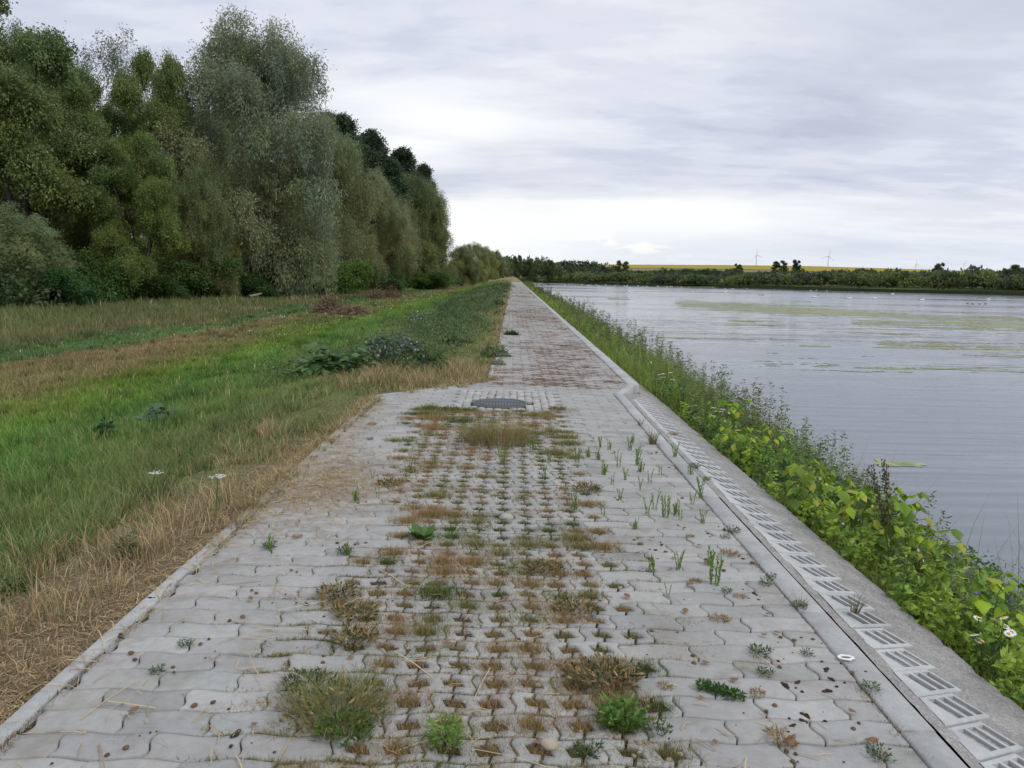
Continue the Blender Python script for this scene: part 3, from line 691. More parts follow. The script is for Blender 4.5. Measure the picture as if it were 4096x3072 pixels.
protos = {
 'wA': make_tree('willow_tree', 'willow', 1, 20, 8.5, 2700, 84, (.255, .280, .165), (.27, .065)),
 'wB': make_tree('willow_tree', 'willow', 2, 17, 7.5, 2400, 80, (.245, .268, .130), (.27, .065)),
 'oA': make_tree('broadleaf_tree', 'oval', 3, 19, 6.5, 2500, 84, (.190, .232, .080), (.19, .105)),
 'pA': make_tree('poplar_tree', 'poplar', 4, 26, 4.6, 1900, 50, (.068, .110, .055), (.28, .18)),
 'sA': make_tree('shrub', 'shrub', 5, 3.6, 2.6, 620, 60, (.115, .175, .060), (.15, .075)),
 'thin': make_tree('willow_tree', 'willow', 6, 20, 8.0, 700, 50, (.18, .20, .13), (.27, .065)),
}
used = set()
def tree(key, px, Y, ptop, wpx, label, cat, tint=(1, 1, 1), rz=0.0, group=None, z0=None, name=None, H=None, wide=None):
    """px: column of the trunk, Y distance, ptop: pixel row of the top, wpx crown width in px"""
    X = at(px, Y); z = float(gz(np.array([X]), np.array([Y]))[0]) if z0 is None else z0
    top_ = zat(px, ptop, Y); h = top_ - z; base = protos[key]
    ph, pr = EXT[base['ek']]
    sz = h/(ph*1.0); sr = wpx/2*Y/F_PX/pr
    if key not in used:
        used.add(key); r_ = base; r_.location = (X, Y, z); r_.rotation_euler = (0, 0, rz); r_.scale = (sr, sr, sz); r_['label'] = label
        if group: r_['group'] = group
    else: r_ = dup(base, (X, Y, z), rz, (sr, sr, sz), label, group)
    r_['category'] = cat
    if name: r_.name = name
    setcol(r_, tint); return r_
tree('oA', 70, 50, 40, 660, 'tall olive-green tree filling the top left edge, tallest at the left of the belt', 'tree', (.84, .92, .88), 0.4)
tree('wB', -60, 43, 820, 560, 'low silvery bushy willow in front of the tall olive tree at the left edge', 'willow', (.95, 1.05, .95), 1.2)
tree('oA', 420, 58, 330, 400, 'yellow-green broadleaf tree just right of the tall olive tree', 'tree', (1.02, 1.08, .9), 2.2)
tree('oA', 640, 62, 215, 300, 'narrow yellow-green tree leaning against the big silver willow', 'tree', (1.0, 1.03, .9), 4.0)
tree('oA', 255, 60, 240, 380, 'olive-green tree between the tall left tree and the yellow-green ones', 'tree', (.85, .93, .85), 5.1)
tree('wB', 180, 70, 150, 460, 'grey-green tree behind the left edge of the belt, its top just above the others', 'willow', (.8, .85, .75), 3.3)
tree('oA', 560, 52, 560, 330, 'shorter green tree filling the gap left of the biggest willow', 'tree', (.95, 1.05, .85), 1.0)
tree('wB', 830, 60, 640, 300, 'lower olive willow leaning out in front of the biggest willow', 'willow', (.9, .92, .75), 5.5)
tree('wB', 905, 82, 400, 400, 'grey-green willow half hidden behind the biggest willow', 'willow', (.85, .9, .85), 0.9)
tree('thin', 480, 78, 145, 560, 'thin crowned grey-green tree whose top shows behind the yellow-green trees', 'tree', (.9, .95, .9), 0.2, name='thin_tree')
tree('wA', 1000, 67, 100, 720, 'biggest silver-green willow with drooping branches, its crown the highest of the belt', 'willow', (.95, 1.0, .95), 0.0)
tree('wB', 1310, 84, 470, 370, 'grey-green willow directly right of the biggest silver willow', 'willow', (.98, 1.0, .95), 2.0)
tree('wA', 1495, 100, 700, 330, 'yellowish-tinged willow with a rounded crown in front of the dark poplars', 'willow', (1.12, 1.08, .85), 2.9)
tree('wB', 1665, 124, 715, 290, 'dark green willow at the right end of the tall tree row', 'willow', (.85, .95, .82), 4.4)
for q, (px, Y, pt, lab) in enumerate([(1345, 100, 455, 'dark poplar first behind the willows, tallest of the poplars'), (1425, 108, 505, 'dark poplar second from the left behind the yellowish willow'), (1500, 118, 560, 'dark poplar in the middle of the row with a pointed top'), (1580, 128, 610, 'dark poplar fourth in the row behind the willows'), (1650, 140, 665, 'dark poplar fifth in the row, shorter than its left neighbour'), (1712, 152, 730, 'shortest dark poplar at the right end of its row')]):
    tree('pA', px, Y, pt, [300, 290, 280, 250, 200, 150][q], lab, 'poplar', (1, 1, 1), q*1.1)
for q, (px, Y, pt, w, key, tint, lab) in enumerate([(1845, 165, 985, 130, 'wB', (.95, .95, .8), 'distant olive willow next after the gap beyond the tall row'), (1900, 190, 975, 110, 'wA', (1.15, 1.15, .8), 'distant pale green willow, second of the far row on the left bank'), (1945, 220, 990, 95, 'wB', (1.1, 1.15, .8), 'distant light green willow, third of the far row on the left bank'), (1985, 250, 1005, 85, 'wA', (.9, .95, .75), 'distant dark olive willow, fourth of the far row on the left bank'), (2012, 285, 1030, 70, 'wB', (.8, .85, .75), 'last small dark willow before the end of the paved path'), (2026, 330, 1052, 60, 'oA', (.6, .75, .8), 'dark round tree behind the end of the paved path')]):
    tree(key, px, Y, pt, w, lab, 'willow' if key != 'oA' else 'tree', tint, q*.9)
sh = [(1360, 78, 1035, 260, (1.15, 1.3, .75), 'bright green shrub at the foot of the grey-green willow'), (1180, 70, 1080, 240, (.7, .8, .7), 'dark green shrub under the hanging branches of the biggest willow'), (760, 58, 1030, 330, (.85, .9, .7), 'olive shrub between the yellow-green trees and the biggest willow'),
      (960, 62, 1085, 260, (.55, .7, .55), 'deep green shrub in front of the trunk of the biggest willow'), (430, 50, 1010, 300, (.8, .95, .65), 'bushy green shrub below the yellow-green broadleaf tree'), (210, 44, 1080, 300, (.6, .85, .65), 'dark green shrub beside the low silvery willow'),
      (30, 41, 1100, 300, (.75, .9, .75), 'green shrub in the lower left corner of the tree belt'), (590, 53, 1090, 260, (.6, .75, .55), 'shaded dark shrub left of the olive shrub'), (1545, 98, 1075, 190, (.75, .85, .7), 'dark shrub below the yellowish-tinged willow'),
      (1700, 120, 1085, 170, (1.0, 1.1, .75), 'mid green shrub under the right end of the tall tree row'), (1790, 150, 1095, 130, (.9, .95, .7), 'small olive shrub in the gap before the far willow row'), (1270, 76, 1120, 200, (.8, .75, .9), 'greyish low shrub left of the bright green shrub')]
for q, (px, Y, pt, w, tint, lab) in enumerate(sh): tree('sA', px, Y, pt, w, lab, 'shrub', tint, q*1.7)
# shaded undergrowth behind the front shrubs: a mass nobody could count
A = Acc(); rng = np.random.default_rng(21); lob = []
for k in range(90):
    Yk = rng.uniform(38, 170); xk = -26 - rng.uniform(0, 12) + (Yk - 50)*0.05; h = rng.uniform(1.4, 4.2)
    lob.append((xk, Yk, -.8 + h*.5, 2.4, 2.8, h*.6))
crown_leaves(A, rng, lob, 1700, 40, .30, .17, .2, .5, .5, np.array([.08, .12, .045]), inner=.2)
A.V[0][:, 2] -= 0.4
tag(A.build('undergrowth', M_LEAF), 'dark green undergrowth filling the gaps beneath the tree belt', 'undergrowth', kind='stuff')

# ------------------------------------------------------------------ far shore
A = Acc(); rng = np.random.default_rng(31); lob = []
def SP(u, s): return SH0 + SHD*u + SHN*s
for k in range(900):
    u = rng.uniform(-45, 330); tier = rng.random()
    if tier < .5: s = rng.uniform(4, 16); h = rng.uniform(2.6, 4.8)
    else: s = rng.uniform(18, 70); h = rng.uniform(2.8, 5.0)
    if u < 18: h *= 1.0 + 1.35*min(1, (18 - u)/14)*rng.uniform(.5, 1.2)
    if u > 105: h *= 1.0 + .45*min(1, (u - 105)/60)
    h *= 0.78 + 0.5*vn(np.array([u*0.09]), np.array([s*0.05]), 17)[0]
    p = SP(u, s); z = float(gz(p[0:1], p[1:2])[0]); w = rng.uniform(2.8, 6.0)
    lob.append((p[0], p[1], z + h*.50, w, w, h*.5))
for k in range(46):
    u = rng.uniform(-40, 12) if k < 26 else rng.uniform(60, 330); s = rng.uniform(10, 60); p = SP(u, s); z = float(gz(p[0:1], p[1:2])[0]); h = rng.uniform(7.5, 10.5) if k < 26 else rng.uniform(4.6, 6.6); w = rng.uniform(3.5, 5.5)
    lob.append((p[0], p[1], z + h*.62, w, w, h*.40))
lobn = np.array(lob)
tuft = Acc()
def farleaf(A, rng, lob, n, per, size, cols):
    lob = np.array(lob); pick = rng.integers(0, len(lob), n); d = norm(rng.normal(size=(n, 3))); d[:, 2] = np.abs(d[:, 2])*1.0 - .12; d = norm(d); d[:, 1] = np.where(rng.random(n) < .75, -np.abs(d[:, 1]), d[:, 1])
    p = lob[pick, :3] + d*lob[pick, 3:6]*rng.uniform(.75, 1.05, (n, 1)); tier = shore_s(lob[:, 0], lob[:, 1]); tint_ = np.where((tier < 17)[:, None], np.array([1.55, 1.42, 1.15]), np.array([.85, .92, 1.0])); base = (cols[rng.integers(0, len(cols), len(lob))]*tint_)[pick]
    P = np.repeat(p, per, 0) + rng.normal(0, .32, (n*per, 3)); m = len(P)
    a = norm(np.repeat(d, per, 0)*.6 + rng.normal(size=(m, 3))*.5)
    c = np.repeat(base*(1 + rng.normal(0, .10, (n, 1))), per, 0)*(1 + rng.normal(0, .05, (m, 1)))
    leaves(A, P, a, size*rng.uniform(.7, 1.3, m), size*.6, np.clip(c, .01, 1), rng)
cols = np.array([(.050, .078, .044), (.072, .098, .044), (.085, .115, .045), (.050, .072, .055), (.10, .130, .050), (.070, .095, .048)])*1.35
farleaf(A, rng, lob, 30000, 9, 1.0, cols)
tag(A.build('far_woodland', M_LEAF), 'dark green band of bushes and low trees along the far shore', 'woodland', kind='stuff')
A = Acc(); n = 26000; u = rng.uniform(40, 330, n); s = rng.uniform(-3.2, 3.0, n)*(0.5 + .8*vn(u*.05, u*0, 5)); p = SH0 + SHD*u[:, None] + SHN*s[:, None]
keep = vn(u*.03, u*0 + 2, 8) > .28; p = p[keep]; n = len(p)
blades(A, np.c_[p, np.full(n, LAKE_Z - .05)], rng.uniform(.7, 1.5, n), .16, rng.uniform(0, 6.3, n), .15, np.array([.055, .095, .042])*(1 + rng.normal(0, .12, (n, 1))), 1)
tag(A.build('far_reeds', M_GRASS), 'low green reed fringe along the waterline of the far shore', 'reeds', kind='stuff')
# trees that stand out against the sky over there
def ftree(px, D, ptop, w, lab, key='oA', tint=(.60, .70, .72), rz=0.):
    X = at(px, D); z = float(gz(np.array([X]), np.array([D]))[0]); r_ = tree(key, px, D, ptop, w, lab, 'tree', tint, rz, z0=z - .5); r_.name = 'far_tree'; return r_
ftree(3118, 430, 1044, 62, 'round dark tree on the skyline right of the tallest wind turbine', rz=.3)
ftree(3183, 425, 1040, 40, 'narrow pointed tree on the skyline next to the round dark tree', 'pA', (.9, .95, 1.1))
ftree(3753, 330, 1053, 58, 'lone dense round tree standing on the skyline at the right', rz=1.9)
ftree(2069, 400, 1022, 40, 'small dark tree on the skyline just above the end of the path', rz=.8)
ftree(2115, 405, 1036, 75, 'broad dark tree on the far bank left end of the lake', rz=2.8)
ftree(2195, 415, 1040, 50, 'dark tree on the far bank beside the first yellow strip of field', rz=3.3)
ftree(2488, 420, 1044, 55, 'dark tree rising above the far bank in front of the yellow field', rz=4.4)
ftree(2952, 420, 1056, 40, 'small dark tree on the skyline left of the tallest wind turbine', rz=5.0)
ftree(4070, 300, 1062, 120, 'spreading dark tree on the far bank at the right edge', rz=5.5)

# ------------------------------------------------------------------ wind turbines
m, t_, b_, o_ = newmat('turbine_paint'); b_.inputs['Base Color'].default_value = (.78, .79, .82, 1); b_.inputs['Roughness'].default_value = .5; M_TURB = m
def make_turbine():
    r_ = empty('wind_turbine', (0, 0, 0)); A = Acc(); z = np.linspace(0, 98, 8)
    tube(A, np.c_[z*0, z*0, z], np.linspace(4.2, 2.6, 8), np.ones(3), 14); A.build('tower', M_TURB, r_, True)
    A = Acc(); prism(A, [(-2.3, -5), (2.3, -5), (2.3, 8), (-2.3, 8)], 98, 103, np.ones(3), .8); A.build('nacelle', M_TURB, r_)
    A = Acc(); th = np.linspace(0, 1, 6); tube(A, np.c_[th*0, -5 - 4.5*th, th*0 + 100.5], np.sqrt(1 - th**2*.97)*2.4, np.ones(3), 12); A.build('hub', M_TURB, r_, True)
    return r_
def add_blade(root, ang):
    A = Acc(); t = np.linspace(0, 1, 9); l = 56; w = np.interp(t, [0, .18, 1], [2.6, 5.2, 1.2]); th_ = np.interp(t, [0, .2, 1], [1.6, 1.1, .3])
    V = []
    for k in range(9):
        z = 2 + t[k]*l; V += [(-w[k]*.35, 0, z), (0, -th_[k], z), (w[k]*.65, 0, z), (0, th_[k], z)]
    V = np.array(V); c, s = math.cos(ang), math.sin(ang); V = np.c_[V[:, 0]*c + V[:, 2]*s, V[:, 1] - 7.6, -V[:, 0]*s + V[:, 2]*c + 100.5]
    F = [(k*4 + q, k*4 + (q + 1) % 4, (k + 1)*4 + (q + 1) % 4, (k + 1)*4 + q) for k in range(8) for q in range(4)] + [(32, 33, 34, 35)]
    A.add(V, np.array(F), np.ones(3)); return A.build('blade', M_TURB, root)
tp = make_turbine(); first = True
# hub px, hub py, blade length px, first blade angle (deg clockwise from up), yaw
TB = [(3022, 1020, 31, -10, .35, 'pale wind turbine above the yellow field, leftmost of the fully visible ones'), (3309, 1024, 31, 12, -.3, 'pale wind turbine in the middle of the skyline, right of the narrow pointed tree'), (3661, 1056, 25, -9, .3, 'wind turbine between the middle of the skyline and the lone round tree'),
      (3853, 1055, 21, -14, .9, 'rightmost wind turbine, right of the lone round tree'), (3450, 1065, 18, 12, .2, 'short distant wind turbine left of the one near the lone round tree'), (3190, 1056, 19, -6, .6, 'wind turbine partly hidden behind the narrow pointed tree'),
      (3322, 1071, 16, -50, .1, 'wind turbine with only its rotor above the hill, right beside the middle turbine'), (3238, 1072, 17, 28, .2, 'wind turbine with one blade above the hill between the two middle trees'), (2950, 1062, 15, -48, .1, 'wind turbine rotor rising from behind the small dark tree on the hill'),
      (2587, 1056, 14, -20, .2, 'far wind turbine blade tip above the yellow field at its left'), (2685, 1058, 10, -40, .2, 'tiny wind turbine tip above the middle of the yellow field'), (2855, 1063, 12, -48, .2, 'tiny wind turbine tip left of the small dark skyline tree'), (2868, 1060, 14, -5, .2, 'upright tiny turbine blade tip above the yellow field'), (2976, 1064, 16, 10, .3, 'upright blade tip just left of the tallest wind turbine')]
for px, py, bl, ang, yw, lab in TB:
    Yd = 58.0/bl*F_PX; zh = zat(px, py, Yd); X = at(px, Yd)
    if first: r_ = tp; r_.location = (X, Yd, zh - 100.5); first = False
    else: r_ = dup(tp, (X, Yd, zh - 100.5))
    for ch in list(r_.children):
        if ch.name.startswith('blade'): bpy.data.objects.remove(ch)
    r_.rotation_euler = (0, 0, yw); tag(r_, lab, 'wind turbine', 'wind turbines on the horizon')
    for q in range(3): add_blade(r_, math.radians(ang + 120*q))

def clump(A, x, y, z, r, n, h, cols, lean=.35, w=.0035, seg=2, out=.6):
    a = rng.uniform(0, 2*np.pi, n); q = r*np.sqrt(rng.random(n)); cs_ = np.array(cols)
    c = cs_[rng.integers(0, len(cs_), n)]*(1 + rng.normal(0, .14, (n, 1)))
    az = a + rng.normal(0, .7, n)
    blades(A, np.c_[x + q*np.cos(a), y + q*np.sin(a), np.broadcast_to(z, n)], h*rng.uniform(.45, 1.15, n), w*rng.uniform(.7, 1.3, n), az, rng.uniform(.1, 1, n)*lean + q/r*out*.5, np.clip(c, .01, .9), seg)
# ------------------------------------------------------------------ meadow grass (nobody could count it)
def sample_strip(rng, n, y0, y1, p=1.6):
    """distances with density falling away from the viewer's end"""
    u = rng.random(n); a = 1 - p; return (y0**a + u*(y1**a - y0**a))**(1/a)
rng = np.random.default_rng(101)
A = Acc()
def meadow(n, xa, xb, y0, y1, p, hfun, colf, wmin=.004, seg=2, lean=.45, mat=None):
    Y = sample_strip(rng, n, y0, y1, p); X = rng.uniform(xa, xb, n)
    lim = XL(Y) - 0.02; keep = (X < lim) & (X > -1.02*(Y*.70 + 1.2) - 1.0); X, Y = X[keep], Y[keep]
    h = hfun(X, Y, len(X)); keep = h > .015; X, Y, h = X[keep], Y[keep], h[keep]; n = len(X)
    c = colf(X, Y, n); d = np.hypot(X, Y)
    w = np.maximum(wmin, d*.0011)*rng.uniform(.7, 1.4, n)
    blades(A, np.c_[X, Y, gz(X, Y) - .01], h, w, rng.uniform(0, 2*np.pi, n), rng.uniform(.1, 1, n)*lean*1.6, c, seg)
def pick2(rng, n): cs_ = np.array([(.48, .37, .20), (.38, .28, .15), (.26, .18, .10), (.55, .43, .25)]); return cs_[rng.integers(0, 4, n)]*(1 + rng.normal(0, .15, (n, 1)))
def cband(X, Y, n):
    c = band_cols(X, Y, rng, n)*(1 + rng.normal(0, .16, (n, 1)))*np.stack([1 + rng.normal(0, .10, n), np.ones(n), 1 + rng.normal(0, .08, n)], 1)
    dryp = edge_dry(X, Y)*.92 + .10*(vn(X*2.2, Y*1.5, 7) > .55) + .03; dd = rng.random(n) < dryp
    straw = pick2(rng, n)
    return np.clip(np.where(dd[:, None], straw, c*1.25), .01, .9)
def hband(X, Y, n):
    e = XL(Y) - X
    h = np.interp(-X, [1.8, 2.6, 3.6, 5, 8, 9.5, 11.5, 12, 14.3, 15.4, 17, 30], [.12, .15, .17, .17, .15, .17, .17, .14, .15, .48, .60, .70])
    clump = .35 + 1.1*fbm(X*1.6, Y*1.1, 51, 3)**1.2
    h = h*clump*rng.uniform(.45, 1.3, n)
    bare = (e < .55 + .5*vn(Y*.9, X*0, 52)) & (Y < 6.5) & (rng.random(n) < .86); h = np.where(bare, 0, h)
    h = np.where((e < .9) & (vn(X*2.6, Y*2.1, 53) > .58), h*.35, h)
    return h
meadow(130000, -3.6, -.3, 1.7, 26, 1.7, hband, cband, .0028, 2, .5)
meadow(150000, -9.5, -3.0, 2.6, 70, 1.55, hband, cband, .004, 2, .45)
meadow(90000, -15.5, -8.5, 8, 150, 1.5, hband, cband, .006, 2, .4)
meadow(90000, -27, -14.8, 15, 190, 1.5, hband, cband, .01, 2, .3)
meadow(60000, -8, -.35, 24, 190, 1.3, lambda X, Y, n: hband(X, Y, n)*1.2, cband, .006, 1, .3)
for k in range(1500):
    Y = float(sample_strip(rng, 1, 3.0, 60, 1.4)[0]); X = rng.uniform(-15, -2.6)
    if X < -1.02*(Y*.7 + 1.2) - 1: continue
    c = band_cols(np.array([X]), np.array([Y]), rng, 1)[0]*rng.choice([.72, .85, 1.25, 1.4]); z = float(gz(np.array([X]), np.array([Y]))[0]); far_ = X < -14.4
    clump(A, X, Y, z - .01, rng.uniform(.05, .16), 34, rng.uniform(.16, .32)*(1.6 if far_ else 1), [tuple(c)], .5, .004 + Y*.0007)
tag(A.build('meadow_grass', M_GRASS), 'grass of the meadow in green, straw and rust-coloured bands left of the path', 'grass', kind='stuff')

# tall straw clumps by the bend and along the edge
A = Acc()
STRAW = [(.52, .40, .22), (.46, .34, .19), (.40, .29, .16), (.57, .45, .26)]
for k in range(230):
    if k < 150: Y = rng.uniform(2.6, 10.2); X = -1.80 - abs(rng.normal(0, .40)) - .10
    else: Y = rng.uniform(11.0, 13.6); X = -.55 - rng.uniform(0, 2.4)
    if k < 150 and vn(np.array([X*1.2]), np.array([Y*1.0]), 58)[0] < .42: continue
    clump(A, X, Y, float(gz(np.array([X]), np.array([Y]))[0]) - .01, .14, 46, rng.uniform(.14, .30)*(1.25 if k >= 150 else rng.uniform(.6, 1.1)), STRAW + [(.22, .16, .10), (.17, .2, .07)], .55, .003 + Y*.0004)
tag(A.build('straw_grass', M_DRY), 'tall dry straw-coloured grass along the left edge of the paving', 'dry grass', kind='stuff')

# lying straw and stalks
A = Acc()
def litter(n, X, Y, zf, l, w, cols, lift=.012):
    az = rng.uniform(0, 2*np.pi, n); L_ = l*rng.uniform(.3, 1.3, n); d = np.stack([np.cos(az), np.sin(az), rng.normal(0, .05, n)], 1); s = np.stack([-np.sin(az), np.cos(az), rng.normal(0, .2, n)], 1)
    P = np.c_[X, Y, zf(X, Y) + rng.uniform(.002, lift, n)]; cs_ = np.array(cols); c = cs_[rng.integers(0, len(cs_), n)]*(1 + rng.normal(0, .15, (n, 1)))
    w = w*rng.uniform(.6, 1.4, n); e = d*L_[:, None]/2; b = s*w[:, None]/2; k = np.c_[0*L_, 0*L_, rng.uniform(0, .01, n)]
    V = np.stack([P - e - b, P - e + b, P + b + k, P + e*1 + b, P + e - b, P - b + k], 1).reshape(-1, 3)
    bb = (np.arange(n)*6)[:, None]; A.add(V, np.concatenate([bb + np.array([[0, 1, 2, 5]]), bb + np.array([[5, 2, 3, 4]])]), np.repeat(np.clip(c, .01, .9), 6, 0))
flat = lambda X, Y: np.full(len(X), .003)
n = 13000; Y = sample_strip(rng, n, 1.6, 10, 1.6); X = -1.80 - rng.exponential(.45, n) + np.where(Y > 4.4, rng.normal(0.03, .06, n), 0); kp = X < -1.66
litter(kp.sum(), X[kp], Y[kp], lambda a, b: np.where(a > -1.775, .008, gz(a, b)), .075, .0026, STRAW + [(.22, .15, .09), (.17, .11, .07), (.26, .19, .12)], .02)
# drifts of straw blown over the left edge of the paving
def drift(cx, cy, rx, ry, n): X = cx + rng.normal(0, rx, n); Y = cy + rng.normal(0, ry, n); k = X > -1.9; litter(k.sum(), X[k], Y[k], flat, .10, .0032, STRAW + [(.30, .19, .10)], .016)
drift(-1.45, 5.75, .26, .55, 2600); drift(-1.62, 7.6, .14, .9, 900); drift(-1.2, 5.5, .35, .35, 700); drift(-1.65, 4.6, .07, .5, 300); drift(-.9, 11.6, .5, .3, 900); drift(-1.7, 3.3, .04, .5, 60)
n = 620; litter(n, rng.uniform(-1.6, 1.3, n), sample_strip(rng, n, 1.9, 10, 1.5), flat, .075, .0032, STRAW, .006)
n = 60; litter(n, rng.uniform(-1.5, .1, n), rng.uniform(2.1, 5, n), flat, .24, .0042, [(.5, .42, .27), (.45, .35, .2)], .01)
tag(A.build('straw_litter', M_DRY), 'loose straw and dead stalks lying along the left edge of the paving', 'straw', kind='stuff')

# ------------------------------------------------------------------ moss and grass in the paving
A = Acc()
DRYG = [(.37, .25, .125), (.44, .31, .16), (.31, .20, .105), (.28, .24, .09)]; GRN = [(.13, .19, .04), (.16, .22, .05), (.10, .15, .04), (.20, .22, .07)]; DKG = [(.05, .085, .035), (.07, .11, .04)]
hx = np.array(hole_xy)
fill = Acc()
for (x, y) in hx:
    x += .0; v1 = rng.random(); grn = vn(np.array([x*3.1]), np.array([y*1.7]), 91)[0]; r1 = rng.random()
    if v1 < .05: continue
    pal = DRYG if grn < .60 else (DRYG + GRN if grn < .80 else GRN + DKG)
    if r1 < .13: pal = GRN + DRYG[:2]
    if r1 > .95: pal = DKG + GRN
    over = (1.0 + 1.1*max(0, fbm(np.array([x*1.3]), np.array([y*.8]), 92)[0] - .42)*2)*(1.35 if rng.random() < .25 else 1)
    if y > 6.5: over *= 1.35
    over *= rng.uniform(.7, 1.35); n = int(135*over*over*(1.0 if y < 5 else .8)); hh = .018*over*rng.uniform(.6, 1.3)
    X = x + np.clip(rng.normal(0, .026, n), -.05, .05)*over; Y = y + np.clip(rng.normal(0, .017, n), -.034, .034)*over; cs_ = np.array(pal); c = cs_[rng.integers(0, len(cs_), n)]*(1 + rng.normal(0, .16, (n, 1)))
    blades(A, np.c_[X, Y, np.full(n, -.016)], .016 + hh*rng.uniform(.4, 1.5, n), .0026 + y*.0003, rng.uniform(0, 6.3, n), rng.uniform(.1, 1.1, n), np.clip(c, .01, .9), 1)
# growth along the joints
def jointgrow(n, xa, xb, ya, yb, p, thr, seed, pal, h=.018, w=.003, per=7):
    Y = sample_strip(rng, n, ya, yb, p); X = rng.uniform(xa, xb, n)
    r = np.floor((Y - Y0)/D); Yj = Y0 + r*D + .0095*np.sin(2*np.pi*X/L + .6)
    vert = rng.random(n) < .30; off = np.where(r % 2 == 1, L/2, 0) + .03; kx = np.round((X - off)/L)*L + off
    X = np.where(vert, kx + .006, X); Yj = np.where(vert, Yj + rng.uniform(0, D, n), Yj)
    m_ = fbm(X*2.2, Yj*1.1, seed, 3) > thr; X, Yj = X[m_], Yj[m_]; n = len(X)
    X = np.repeat(X, per) + rng.normal(0, .013, n*per)*(1 + np.repeat(Yj, per)*.05); Yj = np.repeat(Yj, per) + rng.normal(0, .005, n*per); n = len(X)
    kp = (X > xin_l(Yj)) & (X < xin_r(Yj)); X, Yj = X[kp], Yj[kp]; n = len(X)
    cs_ = np.array(pal); c = cs_[rng.integers(0, len(cs_), n)]*(1 + rng.normal(0, .16, (n, 1)))
    blades(A, np.c_[X, Yj, np.full(n, -.012)], .010 + h*rng.uniform(.2, 1.2, n), w + Yj*.00035, rng.uniform(0, 6.3, n), rng.uniform(.2, 1.3, n), np.clip(c, .01, .9), 1)
jointgrow(13000, -1.0, .80, 1.9, 9.3, 1.3, .40, 94, DRYG + GRN)
for k in range(190):      # flat mats that spread over the joints
    y = float(sample_strip(rng, 1, 1.9, 9.2, 1.25)[0]); x = rng.normal(-.14, .42)
    if not -1.05 < x < .85: continue
    n = int(rng.uniform(90, 240)); rx, ry = rng.uniform(.025, .10), rng.uniform(.018, .05); q_ = rng.normal(size=(n, 2)); X = x + q_[:, 0]*rx; Y = y + q_[:, 1]*ry
    pal = [DRYG, DRYG + GRN, DRYG + DKG, GRN + DKG][int(rng.choice([0, 1, 2, 3], p=[.45, .3, .15, .1]))]; cs_ = np.array(pal); c = cs_[rng.integers(0, len(cs_), n)]*(1 + rng.normal(0, .16, (n, 1)))
    blades(A, np.c_[X, Y, np.full(n, -.004)], .008 + .022*rng.random(n), .0026 + y*.0003, rng.uniform(0, 6.3, n), rng.uniform(.4, 1.4, n), np.clip(c, .01, .9), 1)
jointgrow(1500, -1.65, 1.4, 1.9, 10.5, 1.2, .58, 95, DRYG + DKG, .014)
RUST = [(.26, .155, .11), (.32, .20, .14), (.20, .12, .085), (.31, .22, .13)]
jointgrow(42000, -.35, 1.75, 11.0, 110, 1.3, .12, 96, RUST, .010, .006, 7)
jointgrow(9000, .1, 1.1, 11.3, 60, 1.4, .15, 97, RUST, .012, .012, 8)
# rust coloured moss cushions on the far paving
for k in range(2800):
    y = float(sample_strip(rng, 1, 11.2, 75, 1.25)[0]); x = rng.uniform(-.3, 1.72)
    if fbm(np.array([x*1.5]), np.array([y*.35]), 98)[0] < .38 + .10*abs(x - .55): continue
    n = 26; rx = rng.uniform(.02, .085); X = x + rng.normal(0, rx, n); Y = y + rng.normal(0, .03 + y*.0012, n)
    cs_ = np.array(RUST); c = cs_[rng.integers(0, 4, n)]*(1 + rng.normal(0, .15, (n, 1))); kp = (X > xin_l(Y) - .1) & (X < xin_r(Y))
    blades(A, np.c_[X, Y, np.full(n, -.006)][kp], (.012 + .012*rng.random(n))[kp], (.008 + y*.0008), rng.uniform(0, 6.3, kp.sum()), 1.0, np.clip(c, .01, .9)[kp], 1)
# along both kerbs
for (xk, n) in ((1.418, 260), (-1.703, 260)):
    for k in range(n):
        y = float(sample_strip(rng, 1, 2, 10.3, 1.3)[0])
        if vn(np.array([y*1.6]), np.array([xk]), 99)[0] < .40: continue
        clump(A, xk + rng.normal(0, .008), y, -.01, .03, 16, rng.uniform(.015, .04), DRYG + DKG + RUST, .8, .003, 1)
tag(A.build('joint_growth', M_GRASS), 'low dry and green grass growing in the holes and joints of the paving', 'grass', kind='stuff')

# ------------------------------------------------------------------ bank plants
def bp(px, py, lift=0.0):
    d = ray(px, py); d = d/d[1]; Yv = np.concatenate([np.linspace(1.5, 20, 1500), np.linspace(20, 180, 3000)])
    X = d[0]*Yv; Z = d[2]*Yv + EYE; k = np.argmax((Z <= gz(X, Yv) + lift) & (X - XR(Yv) > .88)); return X[k], Yv[k], float(gz(X[k:k + 1], Yv[k:k + 1])[0])
# leaf template: pointed, lobed, drooping
def leaf_template():
    ol = [(0, 0), (.24, .10), (.40, .30), (.33, .50), (.26, .62), (.12, .84), (0, 1.0)]
    mid = [(0, 0), (0, .14), (0, .32), (0, .50), (0, .64), (0, .84), (0, 1.0)]
    z = lambda x, y: -.30*y*y - .22*abs(x) + .10*y
    V = [(x, y, z(0, y) + .03) for x, y in mid] + [(x, y, z(x, y)) for x, y in ol[1:-1]] + [(-x, y, z(x, y)) for x, y in ol[1:-1]]
    F4 = []; F3 = [(0, 1, 7), (0, 12, 1)]
    for k in range(1, 5): F4.append((k, k + 1, 7 + k, 6 + k)); F4.append((k, 11 + k, 12 + k, k + 1))
    F3 += [(5, 6, 11), (5, 16, 6)]
    return np.array(V, float), [np.array(F4), np.array(F3)]
BLV, BLF = leaf_template()
LIME = np.array([(.26, .41, .03), (.34, .49, .035), (.18, .31, .03), (.44, .45, .06), (.22, .35, .035), (.15, .26, .04), (.13, .22, .04)])
